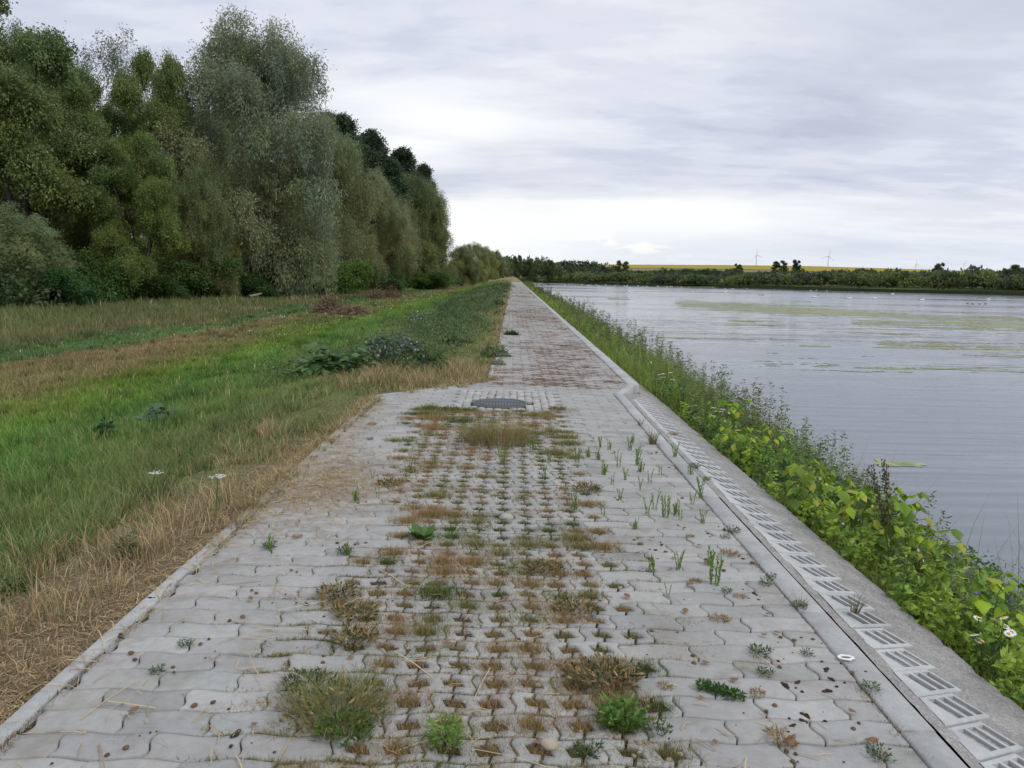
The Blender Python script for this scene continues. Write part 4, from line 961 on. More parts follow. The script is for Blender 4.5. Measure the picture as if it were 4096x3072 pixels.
def put_leaves(A, P, a, size, cols, rng, upv=(0, 0, 1)):
    R = frames(norm(a), np.array(upv), rng); inst(A, BLV, BLF, P, R, size, cols)
def pickc(rng, cols, n, s=.12): c = np.asarray(cols); return np.clip(c[rng.integers(0, len(c), n)]*(1 + rng.normal(0, s, (n, 1))), .01, .95)
def make_sapling(seed, h, nn, size):
    rng = np.random.default_rng(seed); r_ = empty('sapling', (0, 0, 0)); S_ = Acc(); A = Acc(); P = []; a = []
    for st in range(3):
        az = rng.uniform(0, 6.3); t = np.linspace(0, 1, 8)[:, None]; lean = rng.uniform(.1, .35)*h; d = np.array([math.cos(az), math.sin(az), 0])
        pts = t*np.array([0, 0, h*rng.uniform(.75, 1)]) + d*lean*t**1.6 + rng.normal(0, .008, (8, 3)); tube(S_, pts, .0055*(1 - .6*t[:, 0]), np.array([.20, .17, .08]), 5)
        for k in range(nn):
            f = (k + 1)/nn; p = np.array([np.interp(f*7, range(8), pts[:, q]) for q in range(3)])
            for s in range(2):
                az2 = k*1.57 + s*math.pi + rng.normal(0, .3); o = np.array([math.cos(az2), math.sin(az2), .35])*rng.uniform(.09, .16); tube(S_, [p, p + o*.6, p + o], .0022, np.array([.25, .28, .08]), 4)
                for q in range(3):
                    P.append(p + o + rng.normal(0, .01, 3)); b = az2 + (q - 1)*1.1; a.append([math.cos(b), math.sin(b), -rng.uniform(.35, 1.3)])
        P.append(pts[-1]); a.append([rng.normal(), rng.normal(), .3])
    P = np.array(P); a = np.array(a); n = len(P); put_leaves(A, P, a, size*rng.uniform(.4, 1.3, n), pickc(rng, LIME, n, .16), rng)
    S_.build('stem', M_LEAF, r_, True); A.build('leaves', M_LEAF, r_); tag(r_, 'x', 'sapling'); return r_
def make_seedstalk(seed, h, dark=True):
    rng = np.random.default_rng(seed); r_ = empty('seed_stalk', (0, 0, 0)); S_ = Acc(); B = Acc(); A = Acc(); P = []; a = []
    for st in range(2):
        az = rng.uniform(0, 6.3); d = np.array([math.cos(az), math.sin(az), 0]); t = np.linspace(0, 1, 9)[:, None]
        pts = t*np.array([0, 0, h*rng.uniform(.8, 1)]) + d*h*rng.uniform(.08, .28)*t**1.5; tube(S_, pts, .004*(1 - .6*t[:, 0]) + .001, np.array([.13, .12, .06]), 5)
        for k in range(26):
            f = .55 + .45*k/26; p = np.array([np.interp(f*8, range(9), pts[:, q]) for q in range(3)])
            for q in range(5):
                o = rng.normal(0, .014, 3); tube(B, [p + o, p + o + [0, 0, .010], p + o + [0, 0, .018]], [.003, .006, .002], np.array([.10, .075, .05])*rng.uniform(.6, 1.5) if rng.random() < .75 else np.array([.16, .20, .08]), 5)
        for k in range(16):
            f = rng.uniform(.1, .8); P.append([np.interp(f*8, range(9), pts[:, q]) for q in range(3)]); b = rng.uniform(0, 6.3); a.append([math.cos(b), math.sin(b), rng.uniform(-.3, .8)])
    P = np.array(P); a = norm(np.array(a)); leaves(A, P, a, .11, .026, pickc(rng, [(.10, .17, .05), (.14, .2, .06)], len(P)), rng)
    S_.build('stem', M_DRY, r_, True); B.build('seed_head', M_MATTE, r_); A.build('leaves', M_LEAF, r_); tag(r_, 'x', 'seed stalk'); return r_
def make_yarrow(seed, h, n=4):
    rng = np.random.default_rng(seed); r_ = empty('yarrow', (0, 0, 0)); S_ = Acc(); B = Acc(); A = Acc()
    for st in range(n):
        az = rng.uniform(0, 6.3); d = np.array([math.cos(az), math.sin(az), 0]); t = np.linspace(0, 1, 6)[:, None]; pts = t*np.array([0, 0, h*rng.uniform(.75, 1)]) + d*h*.25*t; tube(S_, pts, .003, np.array([.12, .16, .06]), 4)
        e = pts[-1]
        for q in range(26):
            o = np.r_[rng.normal(0, .022, 2), 0]; th = np.linspace(0, 2*np.pi, 7)[:-1]; rr = .0075
            V = np.concatenate([e + o + np.c_[np.cos(th)*rr, np.sin(th)*rr, np.full(6, .012)], [e + o + [0, 0, .004]]]); B.add(V, [np.arange(6)[None], np.array([[k, 6, (k + 1) % 6] for k in range(6)])], np.array([.80, .80, .74])*rng.uniform(.85, 1))
        for q in range(40):
            f = rng.uniform(0, .9); p = pts[0]*(1 - f) + e*f; leaves(A, p[None], norm(rng.normal(size=(1, 3)) + [0, 0, .4]), .05, .006, pickc(rng, [(.15, .22, .08)], 1), rng)
    S_.build('stem', M_LEAF, r_, True); B.build('flower_head', M_PETAL, r_); A.build('leaves', M_LEAF, r_); tag(r_, 'x', 'yarrow'); return r_
def make_daisy(seed, h, n=4):
    rng = np.random.default_rng(seed); r_ = empty('daisy', (0, 0, 0)); S_ = Acc(); B = Acc(); Cn = Acc(); A = Acc()
    for st in range(n):
        az = rng.uniform(0, 6.3); d = np.array([math.cos(az), math.sin(az), 0]); t = np.linspace(0, 1, 6)[:, None]; pts = t*np.array([0, 0, h*rng.uniform(.7, 1)]) + d*h*.3*t**1.4; tube(S_, pts, .0022, np.array([.13, .19, .06]), 4)
        e = pts[-1]; up_ = norm(np.array([rng.normal(0, .3), -.35, 1.0])); x = norm(np.cross(up_, [0, 1, .1])); y = np.cross(up_, x)
        for q in range(14):
            b = q*2*np.pi/14; rd = x*math.cos(b) + y*math.sin(b); tn = np.cross(up_, rd); p0 = e + rd*.006
            B.add([p0 - tn*.002, p0 + rd*.009 - tn*.0034, p0 + rd*.017, p0 + rd*.009 + tn*.0034], np.array([[0, 1, 2, 3]]), np.array([.85, .85, .85]))
        tube(Cn, [e - up_*.002, e + up_*.003, e + up_*.006], [.0075, .0072, .003], np.array([.75, .52, .03]), 9)
        for q in range(30):
            f = rng.uniform(0, .85); p = pts[0]*(1 - f) + e*f; leaves(A, p[None], norm(rng.normal(size=(1, 3)) + [0, 0, .3]), .035, .004, pickc(rng, [(.12, .2, .06)], 1), rng)
    S_.build('stem', M_LEAF, r_, True); B.build('petals', M_PETAL, r_); Cn.build('flower_centre', M_PETAL, r_); A.build('leaves', M_LEAF, r_); tag(r_, 'x', 'daisy'); return r_
def make_spikegrass(seed, h, n=6):
    rng = np.random.default_rng(seed); r_ = empty('spike_grass', (0, 0, 0)); S_ = Acc(); B = Acc(); A = Acc()
    for st in range(n):
        az = rng.uniform(0, 6.3); d = np.array([math.cos(az), math.sin(az), 0]); t = np.linspace(0, 1, 6)[:, None]; pts = d*.03 + t*np.array([0, 0, h*rng.uniform(.75, 1)]) + d*h*.2*t**1.5; tube(S_, pts, .0018, np.array([.20, .22, .10]), 4)
        u = norm(pts[-1] - pts[-2]); e = pts[-1]; tube(B, [e, e + u*.02, e + u*.06, e + u*.075], [.003, .0065, .006, .002], np.array([.12, .085, .055]), 6)
    clump(A, 0, 0, 0, .05, 40, h*.6, [(.11, .18, .05), (.15, .21, .06)], .5, .005)
    S_.build('stem', M_DRY, r_, True); B.build('seed_head', M_MATTE, r_); A.build('blades', M_GRASS, r_); tag(r_, 'x', 'spike grass'); return r_
ORD = 'nearest second third fourth fifth sixth seventh eighth ninth tenth eleventh twelfth thirteenth fourteenth fifteenth sixteenth seventeenth eighteenth nineteenth twentieth twenty-first twenty-second twenty-third twenty-fourth'.split()
def scatter(protos_, pts, lift, labelf, group, smin=.85, smax=1.15, seed=0):
    rng = np.random.default_rng(seed); W_ = sorted([bp(px, py, lift) for px, py in pts], key=lambda p: p[1]); first = list(protos_); out = []
    for k, p in enumerate(W_):
        sc = rng.uniform(smin, smax); rz = rng.uniform(0, 6.3); lab = labelf(k); q = k % len(protos_)
        if first[q] is not None: o = protos_[q]; first[q] = None; o.location = p; o.rotation_euler = (0, 0, rz); o.scale = (sc,)*3; o['label'] = lab; o['group'] = group
        else: o = dup(protos_[q], p, rz, sc, lab, group)
        out.append(o)
    return out
o_ = lambda k: 'nearest' if k == 0 else ORD[k] + ' nearest'
scatter([make_sapling(1, .58, 8, .088), make_sapling(2, .50, 7, .092), make_sapling(3, .66, 9, .082)],
        [(2810, 1600), (2900, 1650), (2885, 1740), (2970, 1840), (3080, 1880), (3180, 1910), (3260, 1920), (3240, 2040), (3370, 2090), (3430, 2180), (3530, 2200), (3620, 2230), (3650, 2330), (3750, 2250), (3790, 2360), (3850, 2460), (3960, 2300), (4015, 2420), (4060, 2540), (3930, 2570), (4090, 2300), (3330, 2000)],
        .16, lambda k: f'lime-green sapling with drooping lobed leaves on the lake bank, {o_(k)} to the camera', 'lime-green saplings along the lake bank', .8, 1.2, 1)
scatter([make_seedstalk(11, 1.02), make_seedstalk(12, .92)],
        [(3525, 2010), (3690, 2000), (3590, 2080), (3790, 2040), (3330, 1830), (3400, 1850), (3120, 1640), (3060, 1600), (2920, 1560), (2760, 1400), (2680, 1350), (2560, 1330), (2500, 1300), (2450, 1290), (3370, 1780), (2620, 1360)],
        .52, lambda k: f'tall stalk with dark dry seed heads against the water, {o_(k)} to the camera', 'dark seed stalks on the lake bank', .85, 1.2, 2)
scatter([make_yarrow(21, .55), make_yarrow(22, .48, 6)],
        [(2815, 1585), (2850, 1590), (2720, 1535), (2740, 1545), (2660, 1545), (2850, 1640), (3245, 1835), (3175, 1765), (3540, 2000), (2760, 1550)],
        .45, lambda k: f'white-flowered yarrow among the green bank plants, {o_(k)} to the camera', 'white yarrow on the lake bank', .8, 1.1, 3)
scatter([make_daisy(31, .34, 6), make_daisy(32, .30, 5)], [(4030, 2420), (4080, 2440), (4000, 2590), (3940, 2640), (4060, 2480)], .25, lambda k: f'white daisy plant with yellow centres at the right edge, {o_(k)} to the camera', 'daisies on the lake bank', .9, 1.1, 4)
scatter([make_spikegrass(41, .55, 8), make_spikegrass(42, .5, 6)], [(3870, 2150), (3960, 2130), (4040, 2170), (3830, 2120), (3900, 2190)], .42, lambda k: f'grass with dark cylindrical seed spikes above the lime leaves, {o_(k)} to the camera', 'spike grass on the lake bank', .9, 1.1, 5)

# the dense mixed growth between those plants
rng = np.random.default_rng(303); A = Acc()
def bankpts(n, e0, e1, y0, y1, p):
    Y = sample_strip(rng, n, y0, y1, p); e = rng.uniform(e0, e1, n); ed = .66 + .25*(fbm(Y*.8, Y*0, 61) - .3) - .12*sst(11, 12, Y) - .10*sst(13, 18, Y)
    k = e > ed; Y, e = Y[k], e[k]; X = XR(Y) + e; return X, Y, e
GB_ = [(.19, .29, .045), (.24, .35, .055), (.14, .23, .045), (.30, .37, .08), (.21, .25, .09)]
X, Y, e = bankpts(60000, .55, 4.2, 1.8, 178, 1.35); n = len(X)
hh = np.where(Y > 11, 1.15*(.5 + fbm(Y*.4, X*.4, 67))*np.interp(e, [.5, .8, 2.0, 4.2], [.16, .50, .70, .75]), np.interp(e, [.6, 1.0, 2.0, 4.2], [.10, .28, .55, .62]))*(.35 + 1.1*fbm(X*.8, Y*.6, 62))*rng.uniform(.5, 1.25, n); d_ = np.hypot(X, Y)
blades(A, np.c_[X, Y, gz(X, Y) - .02], hh, np.maximum(.005, d_*.0010), rng.uniform(0, 6.3, n), rng.uniform(.1, .8, n), pickc(rng, GB_, n, .16), 2)
# herbs: leafy stems
def herbs(n, e0, e1, y0, y1, p, h, per, ll, lw, cols, sd, thr=.0):
    X, Y, e = bankpts(n, e0, e1, y0, y1, p); kp = fbm(X*.7, Y*.5, sd, 2) > thr; X, Y, e = X[kp], Y[kp], e[kp]; n = len(X); z = gz(X, Y)
    H_ = h*np.interp(e, [.6, 1.1, 2, 4.2], [.35, .7, 1, 1.1])*rng.uniform(.6, 1.25, n)*np.where(Y > 11, 1.35*(.45 + 1.15*fbm(Y*.45, X*.4, 66)), 1)
    blades(A, np.c_[X, Y, z - .02], H_*1.0, .005 + .0007*np.hypot(X, Y), rng.uniform(0, 6.3, n), rng.uniform(0, .12, n), pickc(rng, cols, n, .1)*.8, 2)
    base = pickc(rng, cols, n, .12); P = np.repeat(np.c_[X, Y, z], per, 0); f = rng.random(n*per)**.8; P[:, 2] += f*np.repeat(H_, per); P[:, :2] += rng.normal(0, .04, (n*per, 2))*(1.15 - .8*f[:, None])
    a = norm(np.c_[rng.normal(size=(n*per, 2)), rng.uniform(-.4, .9, n*per)]); dd = np.repeat(np.hypot(X, Y), per); s = np.maximum(1, dd*.055)**.6
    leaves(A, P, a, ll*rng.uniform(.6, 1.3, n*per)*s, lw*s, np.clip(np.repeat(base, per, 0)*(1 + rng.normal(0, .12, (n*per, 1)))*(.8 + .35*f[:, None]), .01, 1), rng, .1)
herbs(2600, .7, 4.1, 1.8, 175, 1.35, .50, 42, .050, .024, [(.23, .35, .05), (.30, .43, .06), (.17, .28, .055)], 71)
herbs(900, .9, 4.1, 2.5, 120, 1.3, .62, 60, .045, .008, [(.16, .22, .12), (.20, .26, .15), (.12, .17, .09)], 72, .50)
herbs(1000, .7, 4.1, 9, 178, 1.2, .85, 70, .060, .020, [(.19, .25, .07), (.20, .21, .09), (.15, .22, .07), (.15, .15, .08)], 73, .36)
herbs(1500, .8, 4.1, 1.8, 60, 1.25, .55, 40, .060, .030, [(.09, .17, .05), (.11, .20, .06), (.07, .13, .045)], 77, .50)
herbs(500, .6, 1.6, 1.8, 60, 1.3, .22, 40, .06, .035, [(.20, .30, .04), (.26, .36, .05)], 74, .45)
# low litter of brown leaves along the foot of the plants
X, Y, e = bankpts(5000, .50, 1.0, 1.8, 60, 1.4); n = len(X); leaves(A, np.c_[X, Y, gz(X, Y) + .012], norm(np.c_[rng.normal(size=(n, 2)), rng.normal(0, .15, n)]), .03, .016, pickc(rng, [(.22, .12, .05), (.16, .10, .05), (.28, .18, .08)], n), rng)
# purple and yellow flower specks
for cols, m_ in (([(.26, .12, .34), (.20, .14, .42)], 420), ([(.62, .5, .06)], 110), ([(.7, .7, .66)], 200)):
    X, Y, e = bankpts(m_, .8, 3.6, 3, 60, 1.3); n = len(X); leaves(A, np.c_[X, Y, gz(X, Y) + rng.uniform(.15, .55, n)], norm(rng.normal(size=(n, 3))), .022 + Y*.001, .018 + Y*.001, pickc(rng, cols, n), rng)
# tall thin arching grass heads
X, Y, e = bankpts(260, 1.6, 4.0, 4, 60, 1.2); n = len(X); blades(A, np.c_[X, Y, gz(X, Y)], rng.uniform(.9, 1.45, n), .0045 + Y*.0002, rng.uniform(0, 6.3, n), rng.uniform(.15, .5, n), pickc(rng, [(.30, .27, .14), (.22, .22, .10)], n), 3)
tag(A.build('bank_plants', M_LEAF), 'dense mixed weeds and grass on the sloping bank between path and lake', 'bank plants', kind='stuff')

# ------------------------------------------------------------------ algae on the lake
rng = np.random.default_rng(404); A = Acc()
def lakexy(px, py): p = gp(px, py, LAKE_Z); return p[0], p[1]
def toimg(X, Y, Z):
    v = np.stack([X, Y, np.full_like(X, Z) - EYE], -1); cx_ = v @ rt; cy_ = v @ up; cz_ = v @ fw; return 2048 + F_PX*cx_/cz_, 1536 - F_PX*cy_/cz_
gx = np.arange(8, 120, .16); gy = np.concatenate([np.arange(12, 60, .16), np.arange(60, 150, .30)])
X, Y = np.meshgrid(gx, gy, indexing='ij'); PX, PY = toimg(X, Y, LAKE_Z)
w = np.zeros_like(X)
def band(x0, y0, x1, y1, t0, t1, amt):
    f = (PX - x0)/(x1 - x0); yc = y0 + (y1 - y0)*f; th = t0 + (t1 - t0)*f; g_ = np.exp(-((PY - yc)/np.maximum(th, 2))**2)*sst(-.06, .06, f)*sst(1.06, .94, f); return g_*amt
for b_ in [(2700, 1215, 3400, 1255, 22, 34, .70), (3000, 1192, 3250, 1205, 7, 7, .8), (3200, 1240, 4400, 1320, 22, 40, .74), (3400, 1290, 4300, 1315, 20, 36, .70), (3500, 1375, 4400, 1420, 24, 40, .66), (2750, 1350, 3600, 1372, 10, 12, .22), (2900, 1280, 3700, 1330, 34, 36, .40), (3500, 1850, 3700, 1862, 16, 10, .75), (2620, 1345, 2800, 1352, 6, 6, .6), (3830, 2035, 3900, 2040, 7, 5, .5), (2430, 1195, 2520, 1199, 5, 5, .6), (3200, 1382, 3320, 1386, 6, 6, .5), (3000, 1430, 4300, 1500, 40, 50, .30)]:
    w = np.maximum(w, band(*b_))
ns = fbm(X*.10, Y*.85, 81, 5)*.66 + vn(X*.9, Y*3.6, 82)*.26 + rng.random(X.shape)*.08
kp = (w > .03) & (ns*1.0 + w*.50 > .80)
cx0, cy0 = X[kp], Y[kp]; sx = .16*.56; sy = np.where(cy0 > 60, .30, .16)*.56; n = len(cx0)
jx = rng.normal(0, .02, (n, 4)); V = np.stack([np.stack([cx0 + sx*a + jx[:, k], cy0 + sy*b + jx[:, (k + 1) % 4], np.full(n, LAKE_Z + .008) + (np.arange(n) % 7)*.0004], 1) for k, (a, b) in enumerate([(-1, -1), (1, -1), (1, 1), (-1, 1)])], 1).reshape(-1, 3)
cc = pickc(rng, [(.33, .35, .20), (.37, .39, .23), (.29, .31, .19)], n, .10)
A.add(V, np.arange(4*n).reshape(n, 4), np.repeat(cc, 4, 0)); tag(A.build('algae', M_MATTE), 'yellow-green algae mats floating in streaks on the lake', 'algae', kind='stuff')

# ------------------------------------------------------------------ birds
m, t_, b_, o_x = newmat('feathers'); link(t_, mixc(t_, 1.0, colnode(t_), N(t_, 'ShaderNodeObjectInfo').outputs['Color'], 'MULTIPLY'), b_.inputs['Base Color']); b_.inputs['Roughness'].default_value = .7; M_FEATH = m
def make_bird(name, white, L0, neck):
    A = Acc(); col = np.array([.80, .80, .78] if white else [.06, .05, .045]); t = np.linspace(0, 1, 12)
    body = np.c_[(t - .5)*L0, t*0, .06*L0 + .10*L0*np.sin(t*np.pi)*.4 + .16*L0*np.clip(.25 - t, 0, 1)*1.2 + .05*L0]; rad = L0*.19*np.sin(np.clip(t*.93 + .05, 0, 1)*np.pi)**.7
    tube(A, body, rad + .004, col, 10)
    u = np.linspace(0, 1, 12); b0 = np.array([.40*L0, 0, .14*L0])
    if neck: pts = np.c_[b0[0] + .10*L0*np.sin(u*4.2) + .05*L0*u, u*0, b0[2] + u*.46*L0]
    else: pts = np.c_[b0[0] + .08*L0*u, u*0, b0[2] + u*.20*L0]
    tube(A, pts, L0*np.interp(u, [0, .3, .85, 1], [.07, .04, .036, .045]), col, 8)
    h = pts[-1]; hu = np.linspace(0, 1, 6); tube(A, h + np.c_[hu*.13*L0 - .03*L0, hu*0, .02*L0 - hu*.025*L0], L0*np.array([.02, .045, .046, .034, .018, .010]), col, 8)
    root = A.build(name, M_FEATH, smooth=True); B = Acc(); q = h + np.array([.09*L0, 0, .0]); tube(B, [q, q + [.05*L0, 0, -.012*L0], q + [.085*L0, 0, -.02*L0]], L0*np.array([.018, .012, .004]), np.array([.65, .22, .04] if white else [.12, .10, .06]), 6); B.build('beak', M_FEATH, root, True); return root
sw = make_bird('swan', True, 1.15, True); dk = make_bird('duck', False, .55, False); first = {'s': True, 'd': True}
def bird(k, px, py, rz, lab, cat, group=None, sc=1.0):
    x, y = lakexy(px, py); src = sw if k == 's' else dk
    if first[k]: o = src; first[k] = False; o.location = (x, y, LAKE_Z - .02); o.rotation_euler = (0, 0, rz); o['label'] = lab
    else: o = dup(src, (x, y, LAKE_Z - .02), rz, sc, lab)
    o['category'] = cat; o['group'] = group or cat + 's on the lake'; return o
for px, py, rz, lab in [(3255, 1190, 3.0, 'white swan floating leftmost of the five swans above the algae streaks'), (3397, 1196, 3.1, 'white swan, second from the left beyond the algae streaks'), (3499, 1196, 2.9, 'white swan in the middle of the five beyond the algae'), (3688, 1203, .2, 'white swan, second from the right beyond the algae streaks'), (3953, 1200, .1, 'white swan furthest right, just above the dark ducks'), (2518, 1172, 1.2, 'single white swan apart from the others on the left part of the lake'), (2902, 1171, .3, 'white swan on the ripple line left of the swan group'), (3570, 1178, .3, 'small distant white swan behind the middle swan')]: bird('s', px, py, rz, lab, 'swan')
for px, py, rz, lab in [(3870, 1216, .2, 'dark duck leftmost of the group at the right of the lake'), (3890, 1217, 2.8, 'dark duck close beside the leftmost one of the right group'), (3918, 1217, .4, 'dark duck third in the group at the right of the lake'), (3942, 1217, 3.0, 'dark duck rightmost of the group below the furthest right swan'), (3039, 1181, .4, 'dark duck in the pair near the upper edge of the algae'), (3051, 1181, 2.8, 'right-hand dark duck of the pair above the algae'), (3075, 1159, .2, 'dark duck on the far water, first of the loose line'), (3150, 1162, .2, 'dark duck in the middle of the loose far line'), (3180, 1163, 3., 'dark duck in the loose far line, next to the last'), (3205, 1164, 0., 'dark duck ending the loose far line'), (3274, 1180, .5, 'dark duck just above the leftmost of the five swans')]: bird('d', px, py, rz, lab, 'duck')
rngb = np.random.default_rng(5)
for k in range(95):
    px = rngb.uniform(2110, 2760) if k < 70 else rngb.uniform(2760, 3450); py = 1131 + (px - 2109)*.0222 + rngb.uniform(0, 7)
    bird('s', px, py, rngb.uniform(0, 6.3), 'tiny white bird in the long line of birds off the far shore', 'water bird', 'white birds resting along the far shore', rngb.uniform(.4, .65)).name = 'water_bird'

# ------------------------------------------------------------------ plants standing in the paving
rng = np.random.default_rng(505)
def tuft_thing(name, px, py, r, n, h, cols, lab, cat, group=None, lean=.6, w=.003, extra=None, out=.8, seg=2):
    p = gp(px, py); A = Acc(); clump(A, p[0], p[1], -.015, r, n, h, cols, lean, w, seg, out)
    if extra: extra(A, p)
    return tag(A.build(name, M_GRASS, loc=(p[0], p[1], 0)), lab, cat, group)
def herbmix(A, p, r, n, h, cols, ll=.03, lw=.009):
    a = rng.uniform(0, 6.3, n); q = r*np.sqrt(rng.random(n)); P = np.c_[p[0] + q*np.cos(a), p[1] + q*np.sin(a)*.8, rng.uniform(0, h, n)]
    leaves(A, P, norm(np.c_[np.cos(a)*.6 + rng.normal(0, .5, n), np.sin(a)*.6 + rng.normal(0, .5, n), rng.uniform(.1, 1, n)]), ll*rng.uniform(.5, 1.3, n), lw, pickc(rng, cols, n), rng)
OLV = [(.26, .25, .08), (.20, .22, .06), (.32, .26, .12), (.15, .20, .05), (.36, .27, .14)]
tuft_thing('grass_clump', 1345, 2880, .12, 560, .18, OLV, 'largest olive clump of grass and weeds in the paving, lower left of centre', 'grass clump', None, 1.0, .0022, lambda A, p: ([clump(A, p[0] + a_, p[1] + b_, -.01, r_, n_, h_, c_, 1.0, .0022, 2, 1.0) for a_, b_, r_, n_, h_, c_ in ((-.12, .10, .08, 240, .13, OLV), (.10, .14, .07, 200, .16, OLV), (.13, -.02, .07, 160, .07, DRYG), (-.17, -.05, .07, 170, .06, DRYG), (.02, .22, .05, 120, .12, GRN))], herbmix(A, p, .19, 350, .07, OLV + DKG), herbmix(A, p + np.array([.05, -.09, 0]), .10, 300, .05, [(.10, .19, .04)])))
tuft_thing('grass_clump', 2000, 1765, .34, 1500, .24, DRYG + OLV, 'wide straw-brown clump of grass in the paving just before the manhole', 'grass clump', None, .6, .0035, lambda A, p: herbmix(A, p + np.array([-.22, -.12, 0]), .2, 500, .13, [(.13, .18, .06), (.18, .2, .08)]))
tuft_thing('grass_clump', 2410, 2720, .13, 700, .07, OLV + DKG, 'flat dark green and brown clump right of the centre strip', 'grass clump', None, .9, .0025, lambda A, p: herbmix(A, p, .15, 600, .04, DKG + DRYG))
tuft_thing('grass_clump', 2490, 2900, .07, 120, .07, GRN, 'bright leafy green weed near the bottom, right of centre', 'weed', None, .8, .003, lambda A, p: herbmix(A, p, .08, 320, .07, [(.16, .27, .06), (.12, .22, .05)], .035, .016))
tuft_thing('grass_clump', 1240, 2750, .12, 420, .07, OLV + DKG, 'smaller thin clump behind the largest olive clump', 'grass clump', None, .9, .0025, lambda A, p: herbmix(A, p, .10, 200, .04, DKG))
tuft_thing('grass_clump', 1780, 2990, .05, 160, .06, GRN, 'green weed at the bottom edge in the centre strip', 'weed', None, .8, .003, lambda A, p: herbmix(A, p, .05, 160, .09, [(.18, .30, .06)], .035, .010))
tuft_thing('weed', 2850, 2760, .04, 30, .02, DKG, 'dark green creeping weed lying diagonally on the right half of the paving', 'weed', None, 1, .003, lambda A, p: [herbmix(A, p + np.array([.030*k - .04, -.016*k, 0]), .022, 90, .03, [(.07, .15, .04), (.10, .2, .05)], .022, .008) for k in range(5)])
for q, (px, py, lab) in enumerate([(1420, 2460, 'brown and olive clump, left edge of the centre strip'), (1420, 2560, 'brown clump below the one at the left edge of the strip'), (1560, 1940, 'green tinged clump at the upper left of the centre strip'), (2350, 1960, 'dark clump at the upper right of the centre strip'), (2230, 1640, 'dark green grass row right of the manhole'), (1800, 1640, 'green and brown grass row left below the manhole'), (2180, 2280, 'low brown-green clump on the right edge of the strip'), (2300, 2440, 'dark olive clump right side of the strip in the middle distance'), (1350, 2380, 'flat brown moss patch left of the strip')]):
    tuft_thing('grass_clump', px, py, .10 if q not in (4, 5) else .22, 420, .05, OLV + (DKG if q % 2 else DRYG), lab, 'grass clump', None, .9, .0028, (lambda A, p: herbmix(A, p, .1, 260, .03, DKG + DRYG)))
# broad-leaved dock
p = gp(1690, 2150); A = Acc(); n = 24; a = np.linspace(0, 18.0, n) + rng.normal(0, .2, n)
R_ = norm(np.c_[np.cos(a), np.sin(a), rng.uniform(.3, 1.6, n)]); put_leaves(A, np.c_[p[0] + .02*np.cos(a), p[1] + .02*np.sin(a), np.full(n, .0)], R_, rng.uniform(.05, .12, n), pickc(rng, [(.08, .16, .05), (.12, .23, .06), (.15, .26, .06)], n), rng)
clump(A, p[0], p[1] - .03, -.01, .08, 140, .04, DRYG, 1, .003, 1); tag(A.build('dock_plant', M_LEAF, loc=(p[0], p[1], 0)), 'broad-leaved dark green dock plant on the left side of the centre strip', 'weed')

def make_sprout(seed, h, ns):
    rng = np.random.default_rng(seed); A = Acc()
    for q in range(ns):
        az = rng.uniform(0, 6.3); d = np.array([math.cos(az), math.sin(az), 0]); hh = h*rng.uniform(.55, 1); t = np.linspace(0, 1, 5)[:, None]; b = np.r_[rng.normal(0, .012, 2), -.01]
        pts = b + t*np.array([0, 0, hh]) + d*hh*.2*t**1.4; tube(A, pts, .0018, np.array([.20, .30, .07]), 4); m = int(hh*330)
        f = rng.random(m); P = np.stack([np.interp(f*4, range(5), pts[:, k]) for k in range(3)], 1); aa = rng.uniform(0, 6.3, m)
        leaves(A, P, norm(np.c_[np.cos(aa)*.6, np.sin(aa)*.6, np.full(m, 1.1)]), .024*rng.uniform(.5, 1.2, m), .0045, pickc(rng, [(.20, .32, .06), (.25, .38, .07), (.15, .25, .05)], m), rng)
    o = A.build('sprout', M_LEAF); tag(o, 'x', 'sprout'); return o
SPR = [(2400, 1790), (2440, 1800), (2465, 1840), (2520, 1800), (2530, 1770), (2475, 1870), (2550, 1860), (2565, 1890), (2600, 1930), (2500, 1920), (2420, 1900), (2640, 1900), (2700, 1830), (2390, 1840), (2450, 1940), (2310, 1850), (2350, 1830), (2590, 2060), (2660, 2070), (2700, 2060), (2720, 2080), (2810, 2095), (2540, 2120), (2620, 2040), (2715, 2280), (2845, 2260), (2770, 2020), (2800, 1990), (2200, 1850), (2180, 1910), (2010, 1860), (2130, 1800), (2410, 2060), (2300, 2040), (2610, 2280), (2670, 2390), (2860, 2340), (2760, 1900), (2560, 1960), (2480, 2000), (1420, 2010), (1490, 1920), (1080, 2200), (1385, 2220), (1510, 1990), (1640, 1880), (1740, 1860)]
pr = [make_sprout(1, .16, 5), make_sprout(2, .12, 7), make_sprout(3, .20, 2)]; fst = [True]*3
for k, (px, py) in enumerate(SPR):
    x, y, _ = gp(px, py); q = k % 3; sc = rng.uniform(.6, 1.15) if py < 2150 or px > 2600 else rng.uniform(.45, .7)
    if fst[q]: o = pr[q]; fst[q] = False; o.location = (x, y, 0); o.scale = (sc,)*3
    else: o = dup(pr[q], (x, y, 0), rng.uniform(0, 6.3), sc)
    o['label'] = 'small bright green upright sprout growing out of a paving joint'; o['group'] = 'green sprouts in the paving joints'
